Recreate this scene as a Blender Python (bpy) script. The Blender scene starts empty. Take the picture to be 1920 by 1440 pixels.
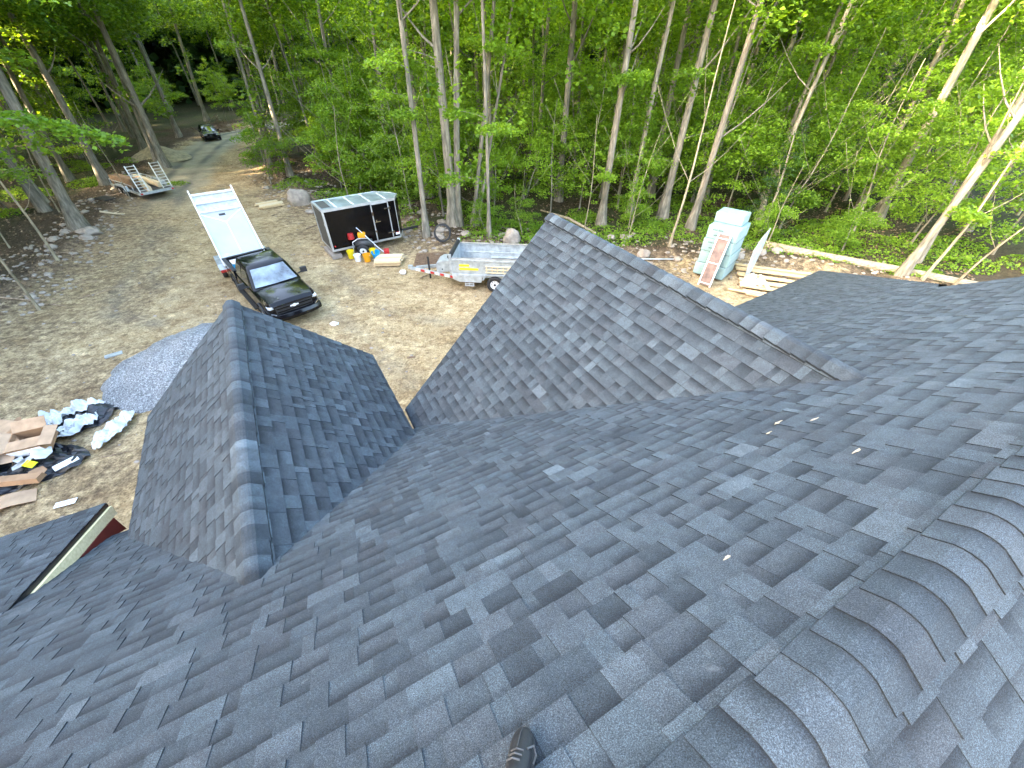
import bpy, math, random
from mathutils import Vector, Matrix, noise
R = math.radians
random.seed(7)
scene = bpy.context.scene
# ------------------------------------------------------------------ camera
cam_d = bpy.data.cameras.new("camera"); cam = bpy.data.objects.new("camera", cam_d)
scene.collection.objects.link(cam); scene.camera = cam
cam.location = (0, 0, 8.4); cam.rotation_euler = (R(50), 0, 0)
cam_d.sensor_width = 36; cam_d.lens = 36*745/1920; cam_d.clip_end = 2500; cam_d.clip_start = .05
# ------------------------------------------------------------------ world and sun
SUN_AZ, SUN_EL = R(-111), R(18.5)       # azimuth clockwise from +Y
w = bpy.data.worlds.new("World"); scene.world = w; w.use_nodes = True
wn = w.node_tree; bg = wn.nodes["Background"]
sky = wn.nodes.new("ShaderNodeTexSky"); sky.sky_type = 'NISHITA'; sky.sun_disc = False
sky.sun_elevation = SUN_EL; sky.sun_rotation = SUN_AZ; sky.air_density = 1.0; sky.dust_density = 6.0; sky.ozone_density = .6
wn.links.new(sky.outputs[0], bg.inputs[0]); bg.inputs[1].default_value = 0.15
sl = bpy.data.lights.new("sun", 'SUN'); so = bpy.data.objects.new("sun", sl); scene.collection.objects.link(so)
sl.energy = 5.0; sl.angle = R(.5); sl.color = (1, .80, .50)
sd = Vector((math.sin(SUN_AZ)*math.cos(SUN_EL), math.cos(SUN_AZ)*math.cos(SUN_EL), math.sin(SUN_EL)))
so.rotation_euler = sd.to_track_quat('Z', 'Y').to_euler()
vs = scene.view_settings; vs.view_transform = 'Standard'; vs.look = 'None'; vs.exposure = 4.38; vs.gamma = 1
scene.cycles.max_bounces = 7; scene.cycles.diffuse_bounces = 4; scene.cycles.transmission_bounces = 4
scene.cycles.transparent_max_bounces = 6; scene.cycles.sample_clamp_indirect = 4
# ------------------------------------------------------------------ helpers
COL = scene.collection
def tag(o, label=None, cat=None, group=None, kind=None):
    if label: o["label"] = label
    if cat: o["category"] = cat
    if group: o["group"] = group
    if kind: o["kind"] = kind
    return o
def thing(name, loc, label, cat, rz=0, group=None, rot=None):
    o = bpy.data.objects.new(name, None); COL.objects.link(o); o.location = loc
    o.rotation_euler = rot if rot else (0, 0, rz); o.empty_display_size = .2
    return tag(o, label, cat, group)
def copy_tree(o, parent=None):
    c = o.copy(); COL.objects.link(c); c.parent = parent
    for ch in list(o.children): copy_tree(ch, c)
    return c
def rotz(a): return Matrix.Rotation(a, 3, 'Z')
class MB:
    def __init__(s): s.v = []; s.f = []; s.c = []; s.uv = []
    def face(s, pts, col=None, uv=None):
        n = len(s.v); s.v += [tuple(p) for p in pts]; s.f.append(tuple(range(n, n+len(pts))))
        s.c.append(col); s.uv.append(uv)
    def box(s, c, size, rot=None, taper=1.0):
        c = Vector(c); x, y, z = [k/2 for k in size]; n = len(s.v)
        for sx, sy, sz in ((-1,-1,-1),(1,-1,-1),(1,1,-1),(-1,1,-1),(-1,-1,1),(1,-1,1),(1,1,1),(-1,1,1)):
            t = taper if sz > 0 else 1
            p = Vector((sx*x*t, sy*y*t, sz*z))
            if rot: p = rot @ p
            s.v.append(tuple(c+p))
        for q in ((0,3,2,1),(4,5,6,7),(0,1,5,4),(1,2,6,5),(2,3,7,6),(3,0,4,7)):
            s.f.append(tuple(n+k for k in q)); s.c.append(None); s.uv.append(None)
        return s
    def bar(s, a, b, wd, ht=None, up=Vector((0, 0, 1))):
        a = Vector(a); b = Vector(b); d = (b-a).normalized(); ht = ht or wd
        sd_ = d.cross(up)
        sd_ = sd_.normalized() if sd_.length > 1e-4 else Vector((1, 0, 0))
        u = sd_.cross(d).normalized(); n = len(s.v)
        for p in (a, b):
            for i, j in ((-1,-1),(1,-1),(1,1),(-1,1)): s.v.append(tuple(p+sd_*i*wd/2+u*j*ht/2))
        for q in ((0,1,2,3),(7,6,5,4),(0,4,5,1),(1,5,6,2),(2,6,7,3),(3,7,4,0)):
            s.f.append(tuple(n+k for k in q)); s.c.append(None); s.uv.append(None)
        return s
    def tube(s, path, rad, n=8, cap=True):
        path = [Vector(p) for p in path]; rings = []
        if not hasattr(rad, '__len__'): rad = [rad]*len(path)
        x = None
        for i, p in enumerate(path):
            d = (path[min(i+1, len(path)-1)]-path[max(i-1, 0)]).normalized()
            if x is None: x = d.orthogonal().normalized()
            x = (x-d*x.dot(d)).normalized(); y = d.cross(x); r = []
            for k in range(n):
                a = 2*math.pi*k/n; r.append(len(s.v)); s.v.append(tuple(p+(x*math.cos(a)+y*math.sin(a))*rad[i]))
            rings.append(r)
        for i in range(len(rings)-1):
            for k in range(n):
                s.f.append((rings[i][k], rings[i][(k+1) % n], rings[i+1][(k+1) % n], rings[i+1][k])); s.c.append(None); s.uv.append(None)
        if cap:
            s.f.append(tuple(reversed(rings[0]))); s.c.append(None); s.uv.append(None)
            s.f.append(tuple(rings[-1])); s.c.append(None); s.uv.append(None)
        return s
    def ring(s, c, axis, R0, r, n=28, m=8):
        c = Vector(c); q = Vector(axis).to_track_quat('Z', 'Y'); base = len(s.v)
        for i in range(n):
            a = 2*math.pi*i/n
            for k in range(m):
                b = 2*math.pi*k/m; rr = R0+r*math.cos(b)
                s.v.append(tuple(c+q @ Vector((rr*math.cos(a), rr*math.sin(a), r*math.sin(b)))))
        for i in range(n):
            for k in range(m):
                s.f.append((base+i*m+k, base+((i+1) % n)*m+k, base+((i+1) % n)*m+(k+1) % m, base+i*m+(k+1) % m)); s.c.append(None); s.uv.append(None)
        return s
    def disc(s, c, axis, r, t, n=20, r2=None):
        a = Vector(axis).normalized(); c = Vector(c); r2 = r if r2 is None else r2
        return s.tube([c-a*t/2, c+a*t/2], [r, r2], n)
    def prism(s, poly, vec):
        vec = Vector(vec); n = len(poly); b = len(s.v)
        for p in poly: s.v.append(tuple(p))
        for p in poly: s.v.append(tuple(Vector(p)+vec))
        s.f.append(tuple(range(b, b+n))); s.f.append(tuple(reversed(range(b+n, b+2*n)))); s.c += [None]*2; s.uv += [None]*2
        for i in range(n):
            j = (i+1) % n; s.f.append((b+j, b+i, b+n+i, b+n+j)); s.c.append(None); s.uv.append(None)
        return s
    def loft(s, rings, cap=True):
        ids = []
        for r in rings:
            ids.append(list(range(len(s.v), len(s.v)+len(r)))); s.v += [tuple(p) for p in r]
        n = len(rings[0])
        for i in range(len(ids)-1):
            for k in range(n):
                s.f.append((ids[i][k], ids[i][(k+1) % n], ids[i+1][(k+1) % n], ids[i+1][k])); s.c.append(None); s.uv.append(None)
        if cap:
            s.f.append(tuple(reversed(ids[0]))); s.f.append(tuple(ids[-1])); s.c += [None]*2; s.uv += [None]*2
        return s
    def blob(s, c, size, seed=0, n=14, m=9, amp=.25, fr=1.6, flat=None):
        c = Vector(c); base = len(s.v); off = Vector((seed*3.1, seed*1.7, seed*.9))
        for i in range(m+1):
            th = math.pi*i/m
            for k in range(n):
                a = 2*math.pi*k/n
                d = Vector((math.sin(th)*math.cos(a), math.sin(th)*math.sin(a), math.cos(th)))
                q = 1+amp*noise.noise(d*fr+off)+amp*.5*noise.noise(d*fr*2.7+off)
                p = Vector((d.x*size[0]*q, d.y*size[1]*q, d.z*size[2]*q))
                if flat is not None: p.z = max(p.z, flat)
                s.v.append(tuple(c+p))
        for i in range(m):
            for k in range(n):
                s.f.append((base+i*n+k, base+(i+1)*n+k, base+(i+1)*n+(k+1) % n, base+i*n+(k+1) % n)); s.c.append(None); s.uv.append(None)
        return s
    def mesh(s, name, mat, smooth=False):
        me = bpy.data.meshes.new(name); me.from_pydata(s.v, [], s.f)
        if mat: me.materials.append(mat)
        if any(c is not None for c in s.c):
            at = me.color_attributes.new("tone", 'FLOAT_COLOR', 'CORNER'); buf = []
            for f, c in zip(s.f, s.c):
                cc = c if c is not None else (.5, 0, .5); buf += [cc[0], cc[1], cc[2], 1.0]*len(f)
            at.data.foreach_set("color", buf)
        if any(u is not None for u in s.uv):
            ul = me.uv_layers.new(name="uv"); buf = []
            for f, u in zip(s.f, s.uv):
                u = u if u is not None else [(0, 0)]*len(f)
                for p in u: buf += [p[0], p[1]]
            ul.data.foreach_set("uv", buf)
        if smooth: me.polygons.foreach_set("use_smooth", [True]*len(me.polygons))
        me.update(); return me
    def build(s, name, mat, parent=None, smooth=False, loc=None, bevel=0, rot=None):
        o = bpy.data.objects.new(name, s.mesh(name, mat, smooth)); COL.objects.link(o); o.parent = parent
        if loc is not None: o.location = loc
        if rot is not None: o.rotation_euler = rot
        if bevel:
            m = o.modifiers.new("bevel", 'BEVEL'); m.width = bevel; m.segments = 3; m.limit_method = 'ANGLE'; m.angle_limit = R(28)
            o.data.polygons.foreach_set("use_smooth", [True]*len(o.data.polygons)); m.harden_normals = True
        return o
# ------------------------------------------------------------------ materials
def newmat(name):
    m = bpy.data.materials.new(name); m.use_nodes = True
    return m, m.node_tree, m.node_tree.nodes["Principled BSDF"]
def N(t, kind, **kw):
    n = t.nodes.new(kind)
    for k, v in kw.items(): setattr(n, k, v)
    return n
def ramp(t, stops, fac=None):
    r = N(t, "ShaderNodeValToRGB"); e = r.color_ramp.elements
    while len(e) < len(stops): e.new(.5)
    for q, (p, c) in zip(e, stops): q.position = p; q.color = (*c, 1) if len(c) == 3 else c
    if fac is not None: t.links.new(fac, r.inputs[0])
    return r
def math_(t, op, a, b=None):
    n = N(t, "ShaderNodeMath", operation=op)
    for i, v in enumerate((a, b)):
        if v is None: continue
        if isinstance(v, (int, float)): n.inputs[i].default_value = v
        else: t.links.new(v, n.inputs[i])
    return n.outputs[0]
def mix(t, fac, a, b, mode='MIX'):
    n = N(t, "ShaderNodeMix", data_type='RGBA', blend_type=mode)
    for i, v in ((0, fac), (6, a), (7, b)):
        if isinstance(v, (int, float)): n.inputs[i].default_value = v
        elif isinstance(v, tuple): n.inputs[i].default_value = (*v, 1) if len(v) == 3 else v
        else: t.links.new(v, n.inputs[i])
    return n.outputs[2]
def noise_(t, scale, detail=3, vec=None, rough=.55, dim='3D'):
    n = N(t, "ShaderNodeTexNoise"); n.inputs["Scale"].default_value = scale; n.inputs["Detail"].default_value = detail
    n.inputs["Roughness"].default_value = rough
    if vec is not None: t.links.new(vec, n.inputs["Vector"])
    return n.outputs[0]
def bump(t, b, h, strength=.5, dist=.02):
    n = N(t, "ShaderNodeBump"); n.inputs["Strength"].default_value = strength; n.inputs["Distance"].default_value = dist
    t.links.new(h, n.inputs["Height"]); t.links.new(n.outputs[0], b.inputs["Normal"])
def simple(name, col, rough=.6, metal=0, var=.15, scale=6, bmp=0, bscale=30, coat=0, col2=None, stretch=None, spec=None):
    m, t, b = newmat(name); b.inputs["Roughness"].default_value = rough; b.inputs["Metallic"].default_value = metal
    b.inputs["Coat Weight"].default_value = coat; b.inputs["Coat Roughness"].default_value = .04
    if spec is not None: b.inputs["Specular IOR Level"].default_value = spec
    tc = N(t, "ShaderNodeTexCoord"); vec = tc.outputs["Object"]
    if stretch:
        mp = N(t, "ShaderNodeMapping"); mp.inputs["Scale"].default_value = stretch; t.links.new(vec, mp.inputs[0]); vec = mp.outputs[0]
    nz = noise_(t, scale, 5, vec)
    c2 = col2 or tuple(c*(1-2*var) for c in col); c1 = col if col2 else tuple(min(1, c*(1+var)) for c in col)
    r = ramp(t, [(.32, c2), (.66, c1)], nz); t.links.new(r.outputs[0], b.inputs["Base Color"])
    if bmp: bump(t, b, noise_(t, bscale, 4, vec), bmp, .01)
    return m
def shingle_mat():
    m, t, b = newmat("asphalt_shingle"); b.inputs["Roughness"].default_value = .86; b.inputs["Specular IOR Level"].default_value = .35
    at = N(t, "ShaderNodeVertexColor", layer_name="tone"); sep = N(t, "ShaderNodeSeparateColor"); t.links.new(at.outputs[0], sep.inputs[0])
    uv = N(t, "ShaderNodeUVMap", uv_map="uv"); su = N(t, "ShaderNodeSeparateXYZ"); t.links.new(uv.outputs[0], su.inputs[0])
    tc = N(t, "ShaderNodeTexCoord").outputs["Object"]
    base = ramp(t, [(0, (.012, .016, .020)), (.40, (.028, .037, .045)), (.72, (.046, .060, .071)), (1, (.077, .098, .113))], sep.outputs[0]).outputs[0]
    base = mix(t, math_(t, 'MULTIPLY', sep.outputs[2], .16), base, (.068, .062, .066))
    wob = noise_(t, 9, 3, tc)
    # printed band of dark granules on the upper part of the recessed tabs
    band = ramp(t, [(.0, (1, 1, 1)), (.14, (.92, .92, .92)), (.34, (.5, .5, .5)), (.68, (0, 0, 0))], math_(t, 'ADD', su.outputs[1], math_(t, 'MULTIPLY', math_(t, 'SUBTRACT', wob, .5), .35))).outputs[0]
    base = mix(t, math_(t, 'MULTIPLY', math_(t, 'MULTIPLY', band, sep.outputs[1]), .93), base, (.008, .011, .015))
    g1 = noise_(t, 230, 2, tc, .7); g2 = noise_(t, 620, 1, tc, .7); big = noise_(t, 1.3, 4, tc); mid = noise_(t, 14, 5, tc, .65)
    gr = math_(t, 'ADD', math_(t, 'MULTIPLY', g1, .55), math_(t, 'MULTIPLY', g2, .45))
    gran = ramp(t, [(.38, (.35, .35, .35)), (.51, (.95, .95, .95)), (.63, (2.3, 2.3, 2.3))], gr).outputs[0]
    base = mix(t, 1.0, base, gran, 'MULTIPLY')
    base = mix(t, 1.0, base, ramp(t, [(.3, (.84, .84, .85)), (.7, (1.16, 1.16, 1.14))], big).outputs[0], 'MULTIPLY')
    base = mix(t, 1.0, base, ramp(t, [(.3, (.82, .82, .82)), (.7, (1.2, 1.2, 1.2))], mid).outputs[0], 'MULTIPLY')
    # pale dust and scuffs left by boots
    sc = ramp(t, [(.66, (0, 0, 0)), (.78, (1, 1, 1))], noise_(t, 5.2, 7, tc, .75)).outputs[0]
    base = mix(t, math_(t, 'MULTIPLY', sc, .42), base, (.20, .21, .22))
    t.links.new(base, b.inputs["Base Color"]); bump(t, b, gr, .55, .004)
    return m
def leaf_mat(name, dark, light, trans, tw=.45):
    m = bpy.data.materials.new(name); m.use_nodes = True; t = m.node_tree; b = t.nodes["Principled BSDF"]
    geo = N(t, "ShaderNodeNewGeometry"); oi = N(t, "ShaderNodeObjectInfo")
    r = math_(t, 'ADD', math_(t, 'MULTIPLY', geo.outputs["Random Per Island"], .6), math_(t, 'MULTIPLY', oi.outputs["Random"], .4))
    c = ramp(t, [(0, dark), (.55, tuple((a+b_)/2 for a, b_ in zip(dark, light))), (1, light)], r).outputs[0]
    t.links.new(c, b.inputs["Base Color"]); b.inputs["Roughness"].default_value = .45; b.inputs["Specular IOR Level"].default_value = .3
    tr = N(t, "ShaderNodeBsdfTranslucent"); tc = mix(t, 1.0, c, trans, 'MULTIPLY'); t.links.new(tc, tr.inputs[0])
    mx = N(t, "ShaderNodeMixShader"); mx.inputs[0].default_value = tw
    t.links.new(b.outputs[0], mx.inputs[1]); t.links.new(tr.outputs[0], mx.inputs[2]); t.links.new(mx.outputs[0], t.nodes["Material Output"].inputs[0])
    return m
def bark_mat(name, a, b_, scale=9):
    m, t, b = newmat(name); b.inputs["Roughness"].default_value = .9
    tc = N(t, "ShaderNodeTexCoord"); mp = N(t, "ShaderNodeMapping"); mp.inputs["Scale"].default_value = (1, 1, .16); t.links.new(tc.outputs["Object"], mp.inputs[0])
    n1 = noise_(t, scale, 6, mp.outputs[0], .65); n2 = noise_(t, .9, 3, tc.outputs["Object"]); oi = N(t, "ShaderNodeObjectInfo")
    c = ramp(t, [(.3, tuple(x*.45 for x in a)), (.5, a), (.7, b_)], n1).outputs[0]
    c = mix(t, 1.0, c, ramp(t, [(.35, (.75, .78, .72)), (.65, (1.2, 1.15, 1.05))], n2).outputs[0], 'MULTIPLY')
    c = mix(t, 1.0, c, ramp(t, [(0, (.75, .75, .75)), (1, (1.15, 1.15, 1.15))], oi.outputs["Random"]).outputs[0], 'MULTIPLY')
    t.links.new(c, b.inputs["Base Color"]); bump(t, b, n1, .9, .04)
    return m
SH = shingle_mat()
LEAF = leaf_mat("maple_leaf", (.035, .085, .011), (.20, .33, .028), (2.4, 2.1, .6), .48)
LEAF_D = leaf_mat("hemlock_needle", (.022, .055, .018), (.05, .10, .03), (1.3, 1.4, .8), .2)
LEAF_Y = leaf_mat("young_leaf", (.07, .15, .014), (.24, .38, .038), (2.0, 1.8, .6), .47)
BARK = bark_mat("bark", (.20, .178, .15), (.35, .32, .275))
BARK_P = bark_mat("pale_bark", (.26, .22, .16), (.42, .37, .29), 14)
M_black = simple("black_paint", (.004, .004, .005), .12, 0, .1, coat=.0, spec=.32)
M_blackm = simple("black_plastic", (.018, .018, .019), .6, bmp=.2)
M_panel = simple("black_panel", (.003, .003, .0035), .14, 0, .2, spec=.25)
M_dgrey = simple("dark_grey_panel", (.055, .055, .055), .5, bmp=.15)
M_alu = simple("aluminium", (.62, .64, .66), .38, .75, .1, 3)
M_trim = simple("white_trim", (.72, .73, .73), .45, .2, .06)
M_roofalu = simple("trailer_roof_metal", (.42, .50, .54), .3, .6, .2, 1.6, .1, 8)
M_galv = simple("galvanised_steel", (.42, .46, .48), .5, .45, .14, 5, .15)
M_galvd = simple("dusty_steel", (.30, .28, .25), .7, .2, .2, 3, .2)
M_white = simple("white_sheet_metal", (.35, .37, .39), .35, .1, .04, 1.5)
M_glass = simple("tinted_glass", (.004, .005, .006), .04, 0, .1, coat=1)
M_wind = simple("windshield_glass", (.13, .17, .20), .03, 0, .5, 1.4, coat=1, spec=.9)
M_tyre = simple("tyre_rubber", (.02, .02, .02), .85, bmp=.3, bscale=60)
M_rim = simple("rim_metal", (.6, .6, .6), .35, .6, .1)
M_chrome = simple("chrome", (.75, .75, .76), .12, 1, .05)
M_lamp = simple("lamp_lens", (.6, .62, .65), .12, .1, .2)
M_red = simple("red_plastic", (.42, .02, .02), .45)
M_redw = simple("red_wrap", (.55, .06, .04), .55, bmp=.3)
M_yel = simple("yellow_plastic", (.72, .55, .01), .45, 0, .06)
M_ora = simple("orange_plastic", (.75, .32, .01), .5, 0, .08)
M_blue = simple("blue_plastic", (.01, .28, .62), .4, 0, .06)
M_whitep = simple("white_plastic", (.74, .76, .78), .45, 0, .08)
M_wood = simple("pine_board", (.62, .47, .27), .75, 0, .2, 7, .2, 30, col2=(.46, .33, .18), stretch=(1, 6, 6))
M_woodp = simple("pale_board", (.66, .56, .38), .75, 0, .2, 7, .2, 30, col2=(.5, .41, .26), stretch=(1, 6, 6))
M_woodb = simple("weathered_board", (.20, .13, .08), .85, 0, .3, 7, .2, 30, stretch=(1, 6, 6))
M_osb = simple("raw_board", (.86, .73, .42), .8, 0, .25, 30, .2, col2=(.70, .58, .31))
M_card = simple("cardboard", (.30, .18, .10), .8, 0, .12, 3, .1)
M_cardi = simple("cardboard_pale", (.38, .26, .165), .8, 0, .12, 3, .1)
M_foam = simple("mint_foam", (.23, .35, .345), .55, 0, .07, 2.2, .25, 5)
M_foamw = simple("pale_foam_end", (.28, .37, .365), .7, 0, .06)
M_ink_gap = simple("ink_and_gap_shadow", (.10, .16, .17), .7)  # lettering colour, also used for the painted shadow between foam packs
M_pinkply = simple("pinkish_plywood", (.19, .13, .11), .8, 0, .2, 4, .1)
M_bag = simple("white_plastic_film", (.52, .55, .56), .3, 0, .15, 5, .5, 12)
M_tarp = simple("black_film", (.012, .014, .018), .35, 0, .2, 3, .7, 9)
M_redwall = simple("red_sheathing", (.13, .014, .008), .7, 0, .2, 2)
M_drip = simple("black_drip_edge", (.012, .012, .013), .4)
M_stone = simple("field_stone", (.34, .29, .24), .9, 0, .25, 3.5, .5, 12, col2=(.20, .17, .14))
M_sand = simple("pale_sand", (.36, .30, .19), .95, 0, .2, 3, .5, 25)
M_stick = simple("dry_stick", (.30, .22, .15), .9, 0, .3, 8)
M_log = simple("weathered_log", (.33, .27, .18), .9, 0, .3, 5, .5, 14, stretch=(.3, 3, 3))
M_chip = simple("wood_flake", (.36, .31, .22), .8)
M_lime = simple("lime_label", (.62, .68, .02), .5)
def gravel_mat():
    m, t, b = newmat("crushed_stone"); b.inputs["Roughness"].default_value = .9
    tc = N(t, "ShaderNodeTexCoord").outputs["Object"]
    vo = N(t, "ShaderNodeTexVoronoi"); vo.inputs["Scale"].default_value = 38; t.links.new(tc, vo.inputs["Vector"])
    sp = N(t, "ShaderNodeSeparateColor"); t.links.new(vo.outputs["Color"], sp.inputs[0])
    c = ramp(t, [(0, (.10, .105, .11)), (.5, (.215, .222, .23)), (.85, (.33, .34, .35)), (1, (.52, .53, .54))], sp.outputs[0]).outputs[0]
    c = mix(t, 1.0, c, ramp(t, [(.3, (.8, .8, .8)), (.7, (1.2, 1.2, 1.2))], noise_(t, 1.2, 4, tc)).outputs[0], 'MULTIPLY')
    t.links.new(c, b.inputs["Base Color"]); bump(t, b, vo.outputs["Distance"], .8, .05); return m
M_gravel = gravel_mat()

# ------------------------------------------------------------------ house frame: u along the main ridge, v down the front slope
A0 = R(-28); Dv = Vector((math.sin(A0), math.cos(A0), 0)); Mv = Vector((math.cos(A0), -math.sin(A0), 0)); Zv = Vector((0, 0, 1))
def W(u, v, z): return Mv*u+Dv*v+Zv*z
TM = math.tan(R(33.7)); CM = math.cos(R(33.7)); SM = math.sin(R(33.7))
def zmain(v): return 6.8-TM*v
def clip(poly, hp):
    out = []; n = len(poly)
    for i in range(n):
        p, q = poly[i], poly[(i+1) % n]
        a = hp[0]*p[0]+hp[1]*p[1]+hp[2]; b = hp[0]*q[0]+hp[1]*q[1]+hp[2]
        if a >= 0: out.append(p)
        if (a >= 0) != (b >= 0):
            k = a/(a-b); out.append(tuple(p[j]+(q[j]-p[j])*k for j in range(3)))
    return out
def halfplanes(poly):
    ar = sum(poly[i][0]*poly[(i+1) % len(poly)][1]-poly[(i+1) % len(poly)][0]*poly[i][1] for i in range(len(poly)))
    if ar < 0: poly = poly[::-1]
    hs = []
    for i in range(len(poly)):
        p, q = poly[i], poly[(i+1) % len(poly)]; nx, ny = -(q[1]-p[1]), q[0]-p[0]; L = math.hypot(nx, ny)
        hs.append((nx/L, ny/L, -(nx*p[0]+ny*p[1])/L))
    return hs
def shingles(name, parent, O, ax, dn, polys, seed, E=.14, d0=0.0, flipn=False, wmul=1.0):
    """courses of laminated shingles as real stepped tabs; (a,d) = along the course, down the slope"""
    rnd = random.Random(seed); O = Vector(O); nn = ax.cross(dn).normalized()
    if nn.z < 0: nn = -nn
    mb = MB(); hps = [halfplanes(p) for p in polys]
    amin = min(p[0] for q in polys for p in q); amax = max(p[0] for q in polys for p in q)
    dmin = min(p[1] for q in polys for p in q); dmax = max(p[1] for q in polys for p in q)
    def put(poly, col):
        for hp in hps:
            q = poly
            for h in hp:
                q = clip(q, h)
                if len(q) < 3: break
            if len(q) < 3: continue
            pts = [O+ax*a+dn*d+nn*h_ for a, d, h_ in q]
            mb.face(pts, col, [(a, (d-dk)/E) for a, d, h_ in q])
    k0 = int(math.floor((dmin-d0)/E))-1; k1 = int(math.ceil((dmax-d0)/E))+1
    for k in range(k0, k1):
        dk = d0+k*E; a = amin-rnd.random(); up = rnd.random() < .5; jit = rnd.uniform(-.002, .002)
        prev = None; ctone = rnd.uniform(-.06, .06)
        while a < amax:
            wd = (rnd.uniform(.05, .13) if rnd.random() < .35 else rnd.uniform(.12, .24))*wmul
            b = a+wd; up = not up if rnd.random() < .86 else up
            tone = min(1, max(0, rnd.gauss(.57, .09) if up else rnd.gauss(.46, .09)))+ctone
            if rnd.random() < .07: tone += .18
            if rnd.random() < .06: tone -= .12
            band = (0 if rnd.random() < .5 else .55) if up else rnd.choice((1, 1, .9, .7))
            ht = (.0125 if up else .0065)+rnd.uniform(-.0012, .0012); e = dk+E+jit+(rnd.uniform(-.002, .002))
            col = (max(0, min(1, tone)), band, rnd.random()**2)
            h0 = .0035 if up else .0015
            put([(a, dk, h0), (b, dk, h0), (b, e, ht), (a, e, ht)], col)
            put([(a, e, ht), (b, e, ht), (b, e+.0005, 0), (a, e+.0005, 0)], (0, 1, 0))
            if prev is not None and abs(prev-ht) > .002:
                lo, hi = min(prev, ht), max(prev, ht)
                put([(a-.0003, dk, .001), (a+.0003, e, lo-.001), (a+.0003, e, hi), (a-.0003, dk, .003)], (.05, 0, 0))
            prev = ht; a = b
    return mb.build(name, SH, parent)
def slab(name, parent, O, ax, dn, poly, th=.12, mat=None, off=-.006):
    O = Vector(O); nn = ax.cross(dn).normalized()
    if nn.z < 0: nn = -nn
    mb = MB(); mb.prism([O+ax*a+dn*d+nn*off for a, d in poly], -nn*th); return mb.build(name, mat or M_drip, parent)
def ridge_caps(name, parent, P0, P1, side, p1, p2, seed, E=.15, half=.165, sg=.2, l0=.018, l1=.027):
    """folded caps from P0 to P1; side = horizontal unit vector across; p1, p2 slope angles either side"""
    rnd = random.Random(seed); P0 = Vector(P0); P1 = Vector(P1); d = (P1-P0).normalized(); L = (P1-P0).length; mb = MB()
    n = int(L/E)+1
    def prof(lift, wj):
        pts = []; r = .085
        for s_, p in ((-1, p1), (1, p2)):
            q = []
            for i in range(7):
                x = half*(1+wj)*i/6
                if x < r: z = -(x*x)/(2*r)*math.tan(p)
                else: z = -(r/2)*math.tan(p)-(x-r)*math.tan(p)
                xx = x*math.cos(p*min(1, x/r)); q.append(side*s_*xx+Zv*(z*math.cos(p)+lift-.004))
            pts.append(q)
        return pts[0][::-1]+pts[1][1:]
    for i in range(n):
        a = P0+d*i*E; b = P0+d*(min(L, (i+1)*E+.012)); tone = max(0, min(1, rnd.gauss(.55, sg))); wj = rnd.uniform(-.03, .03)
        lo = prof(l0, wj+.02); hi = prof(l1, wj-.02); col = (tone, rnd.choice((0, .3, .6, .9)), rnd.random()**3)
        for k in range(len(lo)-1):
            mb.face([a+hi[k], a+hi[k+1], b+lo[k+1], b+lo[k]], col, [(k*.03, 1), (k*.03+.03, 1), (k*.03+.03, 0), (k*.03, 0)])
            mb.face([a+hi[k]-Zv*.008, a+hi[k+1]-Zv*.008, a+hi[k+1], a+hi[k]], (0, 1, 0), [(0, 0)]*4)
        for e in (0, -1):
            mb.face([a+hi[e]-Zv*.02, a+hi[e], b+lo[e], b+lo[e]-Zv*.02], (.1, 1, 0), [(0, 0)]*4)
    return mb.build(name, SH, parent)
house = thing("house", (0, 0, 0), "large house with dark blue-grey asphalt shingle roof and two gabled dormers, seen from its ridge", "house")
# main front slope ------------------------------------------------
VR = -.17; cm = 1/CM
ov = lambda v: v*cm
O0 = W(0, 0, 6.8); dnm = (Dv*CM-Zv*SM)
PA = [(-11, ov(VR)), (1.0, ov(VR)), (1.0, ov(4.75)), (-11, ov(4.75))]
PA2 = [(1.0, ov(VR)), (8.85, ov(VR)), (8.85, ov(5.55)), (1.0, ov(4.75))]
PB = [(8.85, ov(2.0)), (9.2, ov(2.09)), (17, ov(7.18)), (10.08, ov(5.78)), (8.85, ov(5.55))]
shingles("roof_slope", house, O0, Mv, dnm, [PA, PA2, PB], 11, .14, 0.0)
slab("roof_deck", house, O0, Mv, dnm, [(-11, ov(VR)), (8.85, ov(VR)), (8.85, ov(2.0)), (9.2, ov(2.09)), (17, ov(7.18)), (10.08, ov(5.78)), (8.85, ov(5.55)), (1.0, ov(4.75)), (-11, ov(4.75))], .14)
# back slope
ZR = zmain(VR)
Ob = W(0, VR, ZR); dnb = (-Dv*CM-Zv*SM)
shingles("roof_slope", house, Ob, Mv, dnb, [[(-11, 0), (8.85, 0), (8.85, 6.4), (-11, 6.4)]], 12, .14, .06)
slab("roof_deck", house, Ob, Mv, dnb, [(-11, .15), (8.85, .15), (8.85, 6.4), (-11, 6.4)], .14)
# the lower wing's own back slope, beyond the hip line
hipA = W(9.2, 2.09, zmain(2.09)); hipB = W(17, 7.18, zmain(7.18))
axh = (hipB-hipA).normalized(); dnh = (Mv*.75-Dv*.45-Zv*.42); dnh = (dnh-axh*dnh.dot(axh)).normalized()
shingles("roof_slope", house, hipA, axh, dnh, [[(-.2, 0), (9.6, 0), (9.6, 3.2), (-.2, 3.2)]], 13, .14, .03)
slab("roof_deck", house, hipA, axh, dnh, [(-.2, .15), (9.6, .15), (9.6, 3.2), (-.2, 3.2)], .14)
rc = ridge_caps("ridge_cap", house, W(-11, VR, ZR), W(8.85, VR, ZR), Dv, R(33.7), R(33.7), 14, .15, sg=.12, l0=.014, l1=.0215)
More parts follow.
